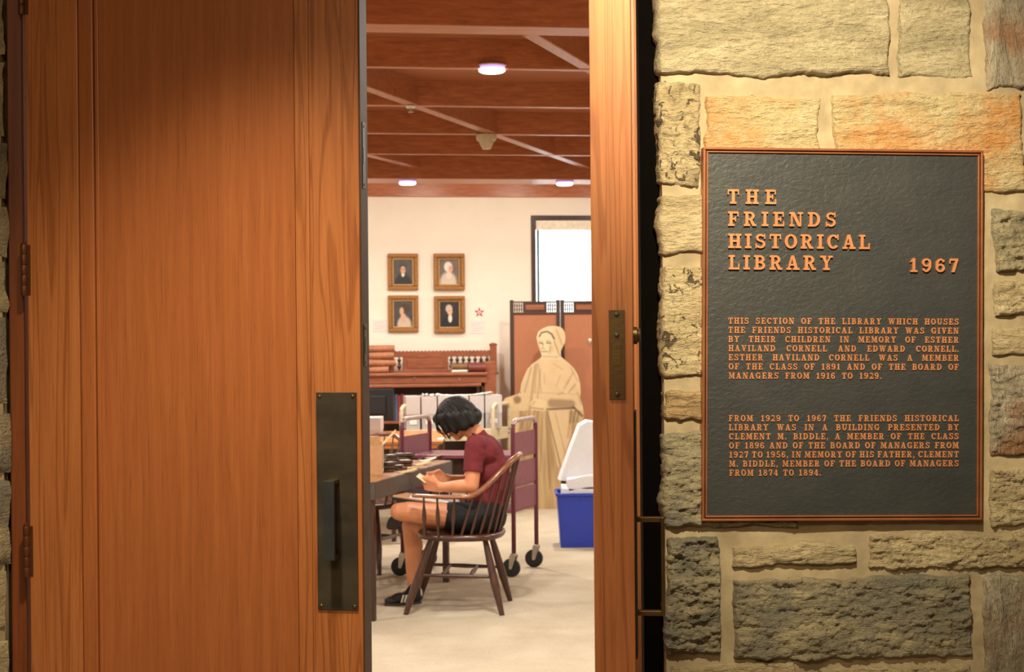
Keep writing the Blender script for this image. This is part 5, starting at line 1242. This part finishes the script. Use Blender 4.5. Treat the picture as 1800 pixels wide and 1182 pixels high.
def slab(name, cx, cy, cz, w_, l_, t_, R, mat, label, grp, wob=.006, sd=1):
    m = MB()
    def s_(u, v, top):
        x, y = (u-.5)*w_, (v-.5)*l_; n_ = noise.noise(V((x*7, y*7, sd)))*wob
        return V((cx, cy, cz))+R@V((x, y, (t_/2 if top else -t_/2)+n_))
    nu, nv = 14, 14
    m.grid(lambda u, v: s_(u, v, True), nu, nv); b = len(m.v); m.grid(lambda u, v: s_(u, v, False), nu, nv); 
    k = nu+1; rim_ = list(range(nu))+[j*k+nu for j in range(nv)]+[nv*k+i for i in range(nu, 0, -1)]+[j*k for j in range(nv, 0, -1)]
    m.f = [f if f[0] < b else f[::-1] for f in m.f]
    for i in range(len(rim_)): p, q = rim_[i], rim_[(i+1) % len(rim_)]; m.f.append([p, q, b+q, b+p][::-1])
    o = obj(name, m, mat, smooth='auto'); md = o.modifiers.new('b', 'BEVEL'); md.width = .006; md.segments = 2
    return tag(o, label, 'packing', grp)
Rm = lambda ax, a: Matrix.Rotation(a, 3, ax)
xc = (xta+xtb)/2
slab('packing_sheet', xc+.015, YB+.14, za-.004, .43, .27, .07, Rm('Y', .05), foam, 'lowest white packing sheet, level with the bin rim', 'white packing in the blue bin', .008, 3)
slab('packing_sheet', xc+.05, YB+.14, za+.085, .42, .27, .09, Rm('Y', -.10), foam, 'thick curled white packing sheet in the middle of the bin', 'white packing in the blue bin', .012, 6)
fl_ = [P(x, y, YB+.12) for x, y in ((984.5, 846), (1003, 792), (1020, 749), (1034, 741), (1100, 752), (1120, 850))]
mb = MB(); tb_ = V((-.02, .045, .012)); nf = len(fl_)
ctr = sum(fl_, V((0, 0, 0)))/nf+V((0, -.012, 0))
fl_ = [p+V((0, .06*(p.z-fl_[0].z), 0)) for p in fl_]
mb.add([ctr]+fl_+[p+tb_ for p in fl_]+[ctr+tb_], [(0, i+1, (i+1) % nf+1) for i in range(nf)]+[(2*nf+1, nf+(i+1) % nf+1, nf+i+1) for i in range(nf)]+[(i+1, nf+i+1, nf+(i+1) % nf+1, (i+1) % nf+1) for i in range(nf)])
o = obj('packing_sheet', mb, foam, bevel=.004); tag(o, 'large pale foam lid leaning upright out of the bin', 'packing', 'white packing in the blue bin')
# ------------------------------------------------------------------ PERSON
per = empty('person', (-.32, 8.47, 0), 0, 'person with short black hair in maroon T-shirt, seated, reading a small card', 'person')
YN, YF = 8.32, 8.66
shN, shF = P(836, 783, 8.335), P(838, 777, 8.655)
nb_ = P(838, 764, 8.49); ub = P(851, 792, 8.495); mb_ = P(862, 830, 8.495); lb2 = P(862, 868, 8.495); pv = P(852, 905, 8.49)
hdc = P(800, 735, 8.485); hN = P(845, 913, 8.39); hF = P(845, 908, 8.59)
knN = P(702, 899, 8.33); anN = P(716, 905, 8.66)
knF = P(722, 925, 8.60); anF = P(726, 1035, 8.60)
elN = P(829, 855, 8.29); wrN = P(775, 857, 8.395); haN = P(759, 851, 8.43)
elF = P(826, 848, 8.72); wrF = P(787, 843, 8.60); haF = P(768, 841, 8.535)
b = MB()
b.cap(pv, .105, lb2, .095); b.cap(lb2, .095, mb_, .10); b.cap(mb_, .10, ub, .095); b.cap(ub+V((0, -.07, 0)), .07, ub+V((0, .07, 0)), .07)
b.cap(shN+V((.01, .03, 0)), .05, ub, .07); b.cap(shF+V((.01, -.03, 0)), .05, ub, .07)
b.cap(ub, .06, nb_, .05); b.cap(nb_, .052, hdc+V((.045, 0, -.03)), .048)
b.cap(hN, .088, hF, .088)
b.cap(hN, .082, knN+V((.05, 0, 0)), .060); b.cap(knN+V((.05, 0, 0)), .060, knN, .052); b.cap(knN, .050, anN.lerp(knN, .6), .052); b.cap(anN.lerp(knN, .6), .05, anN, .034)
b.cap(hF, .088, knF+V((.05, 0, .0)), .058); b.cap(knF+V((.04, 0, 0)), .056, knF, .052); kc = knF.lerp(anF, .32)+V((.012, 0, 0)); b.cap(knF, .050, kc, .056); b.cap(kc, .056, knF.lerp(anF, .7), .038); b.cap(knF.lerp(anF, .7), .038, anF, .030)
b.cap(anF, .032, V((anF.x-.02, anF.y, .035)), .032); b.cap(V((anF.x-.02, anF.y, .035)), .03, V((anF.x-.13, anF.y, .03)), .024)
b.cap(shN, .046, elN, .041); b.cap(elN, .041, elN.lerp(wrN, .4), .039); b.cap(elN.lerp(wrN, .4), .039, wrN, .026)
b.cap(shF, .046, elF, .040); b.cap(elF, .040, elF.lerp(wrF, .4), .037); b.cap(elF.lerp(wrF, .4), .037, wrF, .026)
# head: bowed forward (looking down and left)
fdir = V((-.80, -.02, -.60)).normalized(); udir = V((-.60, 0, .80)).normalized(); sdir = V((0, 1, 0))
HR = Matrix((fdir, sdir, udir)).transposed()     # local x = face direction, z = crown
def hp(x, y, z): return hdc+HR@V((x, y, z))
b.ell(hdc, (.094, .074, .095), HR); b.ell(hp(.018, 0, -.055), (.066, .054, .060), HR); b.ell(hp(.048, 0, -.095), (.030, .028, .022), HR)
b.cap(hp(.092, 0, -.005), .008, hp(.106, 0, -.035), .012); b.ell(hp(.092, 0, -.066), (.010, .022, .007), HR)
for sy in (-1, 1): b.ell(hp(.0, sy*.076, -.020), (.018, .008, .030), HR); b.ell(hp(.078, sy*.030, .012), (.012, .022, .006), HR)
# hands
card_c = P(746, 843, 8.475)
def hand(wr, pc, across, fwd, thumb_dir, curl, lens=(.068, .076, .072, .058)):
    """palm from wrist to pc; across = knuckle line direction; fwd = finger direction; fingers curl"""
    fwd = fwd.normalized(); across = (across-fwd*across.dot(fwd)).normalized(); nrm = fwd.cross(across).normalized()*curl
    kn = [pc+across*((i-1.5)*.0205)+fwd*.030 for i in range(4)]
    for i in range(4): b.cap(wr+across*((i-1.5)*.010), .016, kn[i], .0115)
    for i in range(4):
        L = lens[i]; d1_ = (fwd*.85+nrm*.5).normalized(); d2_ = (fwd*.35+nrm*.94).normalized(); d3_ = (nrm*.95-fwd*.3).normalized()
        p1 = kn[i]+d1_*L*.5; p2 = p1+d2_*L*.32; p3 = p2+d3_*L*.26
        b.cap(kn[i], .0098, p1, .0088, 8); b.cap(p1, .0088, p2, .0080, 8); b.cap(p2, .0080, p3, .0070, 8)
    tb = wr.lerp(pc, .45)+across*(-.028)*thumb_dir; t1 = tb+(fwd*.6-across*.5*thumb_dir+nrm*.4).normalized()*.036; t2 = t1+(fwd*.85+across*.2*thumb_dir+nrm*.35).normalized()*.030
    b.cap(wr.lerp(pc, .3), .015, tb, .014, 8); b.cap(tb, .013, t1, .0105, 8); b.cap(t1, .0105, t2, .0085, 8)
hand(wrN, haN, V((.1, .15, -1)), V((-.9, .42, -.05)), 1, -1)
hand(wrF, haF, V((.1, -.15, -1)), V((-.93, -.33, -.02)), 1, 1)
organic('body', b, skin, per, .0052, 3, .5)
for sy in (-1, 1):
    obj('eye', MB().ell(hp(.080, sy*.030, -.002), (.010, .014, .006), HR, 10, 8), plain('eye_white%d' % sy, srgb(225, 220, 212), .3) if sy < 0 else MATS['eye_white-1'], per, smooth=True)
    obj('eyebrow', MB().tube([hp(.086, sy*.016, .016), hp(.088, sy*.03, .020), hp(.080, sy*.046, .016)], [.0015, .003, .0012], 6), hairm, per, smooth=True)
obj('mouth', MB().ell(hp(.098, 0, -.066), (.005, .021, .0045), HR, 12, 6), redlip, per, smooth=True)
# T-shirt
s = MB()
s.cap(lb2+V((-.005, 0, -.045)), .118, lb2, .118); s.cap(lb2, .116, mb_, .116); s.cap(mb_, .116, ub+V((0, 0, -.01)), .106)
s.cap(lb2+V((-.03, -.04, -.03)), .085, lb2+V((-.03, .04, -.03)), .085); s.cap(mb_+V((-.01, -.05, 0)), .09, mb_+V((-.01, .05, 0)), .09)
s.cap(ub+V((0, -.075, -.005)), .082, ub+V((0, .075, -.005)), .082); s.cap(shN+V((.005, .03, 0)), .060, ub, .080); s.cap(shF+V((.005, -.03, 0)), .060, ub, .080); s.cap(ub, .075, nb_+V((.012, 0, -.014)), .056)
slN = shN.lerp(elN, .66); slF = shF.lerp(elF, .66)
s.cap(shN, .060, slN, .054, 20); s.cap(shF, .060, slF, .054, 20)
hemdir = (elN-shN).normalized(); hemF = (elF-shF).normalized()
def shirt_fn(p):
    # folds, and a flat hem at the sleeves
    for (sh_, hd, sl) in ((shN, hemdir, slN), (shF, hemF, slF)):
        t_ = (p-sl).dot(hd); lat = (p-sl)-hd*t_
        if t_ > 0 and lat.length < .075: p = p-hd*t_
    n_ = noise.fractal(V((p.x*9+p.z*5, p.y*9, p.z*13)), .8, 2, 3)*.006
    return p+V((n_, -n_*.6, 0))
organic('t_shirt', s, shirt, per, .0062, 6, .6, shirt_fn)
obj('collar_ribbing', MB().tube([nb_+V((.012, 0, -.004))+Matrix.Rotation(.5, 3, 'Y')@V((.058*math.cos(a), .060*math.sin(a), .012*math.cos(a))) for a in [2*math.pi*k/24 for k in range(25)]], .006, 8, cap=False), shirt, per, smooth=True)
# shorts
q = MB()
q.cap(pv+V((.01, -.03, -.0)), .120, pv+V((.01, .03, 0)), .120); q.cap(lb2+V((0, 0, -.03)), .110, pv, .115)
q.cap(hN, .094, hN.lerp(knN, .38), .082, 20); q.cap(hF, .100, hF.lerp(knF, .42), .088, 20)
def short_fn(p):
    for (h_, kn_, f_) in ((hN, knN, .44), (hF, knF, .48)):
        d_ = (kn_-h_).normalized(); e0 = h_.lerp(kn_, f_); t_ = (p-e0).dot(d_)
        if t_ > 0: p = p-d_*t_
    if p.z < .446: p = V((p.x, p.y, .446+(p.z-.446)*.05))
    n_ = noise.fractal(V((p.x*12, p.y*9, p.z*12)), .8, 2, 3)*.005; return p+V((0, -n_, n_*.4))
organic('shorts', q, shorts, per, .007, 5, .6, short_fn)
# hair: bob with fringe, full at the nape
h = MB()
h.ell(hp(-.012, 0, .018), (.112, .096, .104), HR); h.ell(hp(-.055, 0, -.012), (.078, .098, .086), HR)
h.ell(hp(-.085, 0, -.055), (.055, .088, .052), HR); 
for sy in (-1, 1):
    h.cap(hp(.02, sy*.070, .03), .040, hp(.034, sy*.076, -.050), .026); h.cap(hp(-.02, sy*.078, .0), .045, hp(-.018, sy*.082, -.062), .034)
    h.cap(hp(.060, sy*.055, .045), .032, hp(.074, sy*.066, -.030), .018); h.cap(hp(-.06, sy*.07, -.02), .042, hp(-.062, sy*.075, -.070), .032)
h.cap(hp(.075, -.03, .055), .03, hp(.085, .03, .055), .03)
def hair_fn(p):
    l = HR.transposed()@(p-hdc); a = math.atan2(l.y, l.x)
    n_ = noise.noise(V((a*9, l.z*5, 3)))*.006+noise.noise(V((a*30, l.z*7, 8)))*.0028
    d_ = (p-hdc).normalized(); return p+d_*n_
hr = organic('hair', h, hairm, per, .006, 5, .6, hair_fn)
# loose locks
lk_ = MB(); rl = random.Random(3)
def lock(pts, r): lk_.tube(catmull(pts, 5), [r*(1-.85*i/(5*(len(pts)-1))) for i in range(5*(len(pts)-1)+1)], 6)
for i in range(70):
    sy = rl.choice((-1, -1, 1)); a = rl.uniform(-.35, 1); x = -.10+.19*a if a > 0 else rl.uniform(-.11, -.02)
    y = sy*math.sqrt(max(.001, 1-(x+.012)**2/.0135))*.096
    j = rl.uniform(-.006, .010)
    lock([hp(x*.7, y*.75, .088), hp(x*.98, y*1.02+sy*.002, .03), hp(x+j, y*1.03+sy*.004, -.035), hp(x+j*2+.008*rl.uniform(-1, 1), y*.96, -.085+rl.uniform(-.012, .02))], rl.uniform(.003, .006))
for i in range(14):
    y = rl.uniform(-.08, .05); lock([hp(.05, y*.6, .10), hp(.095, y, .06), hp(.108+rl.uniform(0, .01), y*1.05, .01), hp(.098+rl.uniform(-.01, .018), y*1.1, -.05+rl.uniform(-.02, .02))], .0045)
tip = P(779, 763, 8.44)
for k in range(5):
    o2 = V((rl.uniform(-.004, .004), rl.uniform(-.015, .015), rl.uniform(-.004, .004))); lock([P(775, 728, 8.43)+o2, P(768, 745, 8.42)+o2, P(770, 757, 8.43)+o2*1.5, tip+o2], .005)
obj('hair_lock', lk_, hairm, per, smooth=True)
# shoes
def shoe(par, heel, toe, up, nm='shoe'):
    f_ = (toe-heel).normalized(); s_ = f_.cross(up).normalized(); up = s_.cross(f_).normalized(); L = (toe-heel).length
    m = MB(); R = Matrix((f_, s_, up)).transposed(); w = lambda x, y, z: heel+R@V((x, y, z))
    m.ell(w(L*.24, 0, .045), (L*.26, .036, .045), R); m.ell(w(L*.55, 0, .036), (L*.30, .038, .034), R); m.ell(w(L*.80, 0, .028), (L*.20, .042, .024), R); m.ell(w(L*.10, 0, .062), (L*.10, .030, .036), R)
    m.ell(w(L*.24, 0, .075), (L*.15, .034, .030), R)
    o = organic(nm, m, shoe_b, par, .005, 4, .6)
    so = []
    for k in range(28):
        a = 2*math.pi*k/28; x = math.cos(a); so.append((L*.5+L*.505*x, .041*math.sin(a)*(1.0 if x > -.2 else .86)))
    obj('sole', MB().prism(so, heel, (f_, s_, up), .0, .014), plain('sole_rubber', srgb(60, 48, 44), .6) if 'sole_rubber' not in MATS else MATS['sole_rubber'], o)
    sg_ = -1 if s_.y > 0 else 1
    m = MB()
    for k in range(3):
        x = L*(.40+k*.085); m.add([w(x, sg_*.0385, .018), w(x+.011, sg_*.0385, .018), w(x-.004, sg_*.033, .060), w(x-.015, sg_*.033, .060), w(x, sg_*.0415, .018), w(x+.011, sg_*.0415, .018), w(x-.004, sg_*.0355, .061), w(x-.015, sg_*.0355, .061)],
            [(0, 1, 2, 3), (7, 6, 5, 4), (0, 4, 5, 1), (1, 5, 6, 2), (2, 6, 7, 3), (3, 7, 4, 0)])
    obj('side_stripe', m, white_r, o)
    obj('heel_tab', MB().ell(w(L*.03, 0, .062), (.012, .026, .026), R, 12, 8), white_r, o, smooth=True)
    m = MB()
    for k in range(5):
        x = L*(.42+k*.06); z = .074-.007*k; m.tube([w(x, -.02, z-.004), w(x, 0, z+.002), w(x+.008, .02, z-.004)], .0028, 6)
    m.tube(catmull([w(L*.42, 0, .078), w(L*.36, -.02, .105), w(L*.30, -.01, .110), w(L*.40, 0, .080)], 5), .0025, 6)
    obj('lace', m, blackp, o, smooth=True); return o
shoe(per, V((anF.x+.048, anF.y+.005, 0.0)), V((P(676, 1050, 8.54).x, 8.53, 0.0)), V((0, 0, 1)))
dS = V((.05, .0, 0)); shoe(per, anN+V((.03, .055, .035)), anN+V((-.13, .12, -.095)), V((-.1, .95, -.2)))
# things held / on the lap
o = obj('photo_card', MB().obox(card_c, (V((-.78, .1, .55)).normalized(), V((.15, .98, .1)).normalized(), V((.55, -.1, .8)).normalized()), -.02, .045, -.05, .045, -.001, .0015), plain('ivory_card', srgb(236, 214, 170), .7)); tag(o, 'small ivory card held in the reader\'s hands', 'card')
c0, c1 = P(693, 868.5, 8.42), P(806, 886, 8.46)
ux = (c1-c0).normalized(); uy = V((0, 1, 0)); uz = ux.cross(uy).normalized(); uz = uz if uz.z > 0 else -uz
LBd = (c1-c0).length
bd = empty('lap_board', c0+(c1-c0)/2, 0, 'black clipboard with tan top resting on the reader\'s thighs', 'clipboard')
obj('board', MB().obox(c0, (ux, uy, uz), 0, LBd*.96, -.12, .14, -.022, -.004), blackp, bd, bevel=.003)
obj('tan_cover', MB().obox(c0, (ux, uy, uz), .0, LBd*.90, -.12, .14, -.004, .002), cardb, bd, bevel=.001)
for k, (f0, f1, rz, lb) in enumerate(((.25, .80, .05, 'cream sheets lying on the lap clipboard'), (.70, 1.02, -.35, 'white loose pages at the lap end of the clipboard'))):
    o = obj('paper_sheet', MB().grid(lambda u, v: c0+ux*(LBd*(f0+(f1-f0)*u)+.02*v*rz)+uy*(-.10+.2*v)+uz*(.0024+.004*k+.016*k*abs(noise.noise(V((u*4, v*5, 2))))), 10, 8), paper)
    md = o.modifiers.new('s', 'SOLIDIFY'); md.thickness = .0015; md.offset = 1; tag(o, lb, 'paper', 'papers on the lap clipboard')
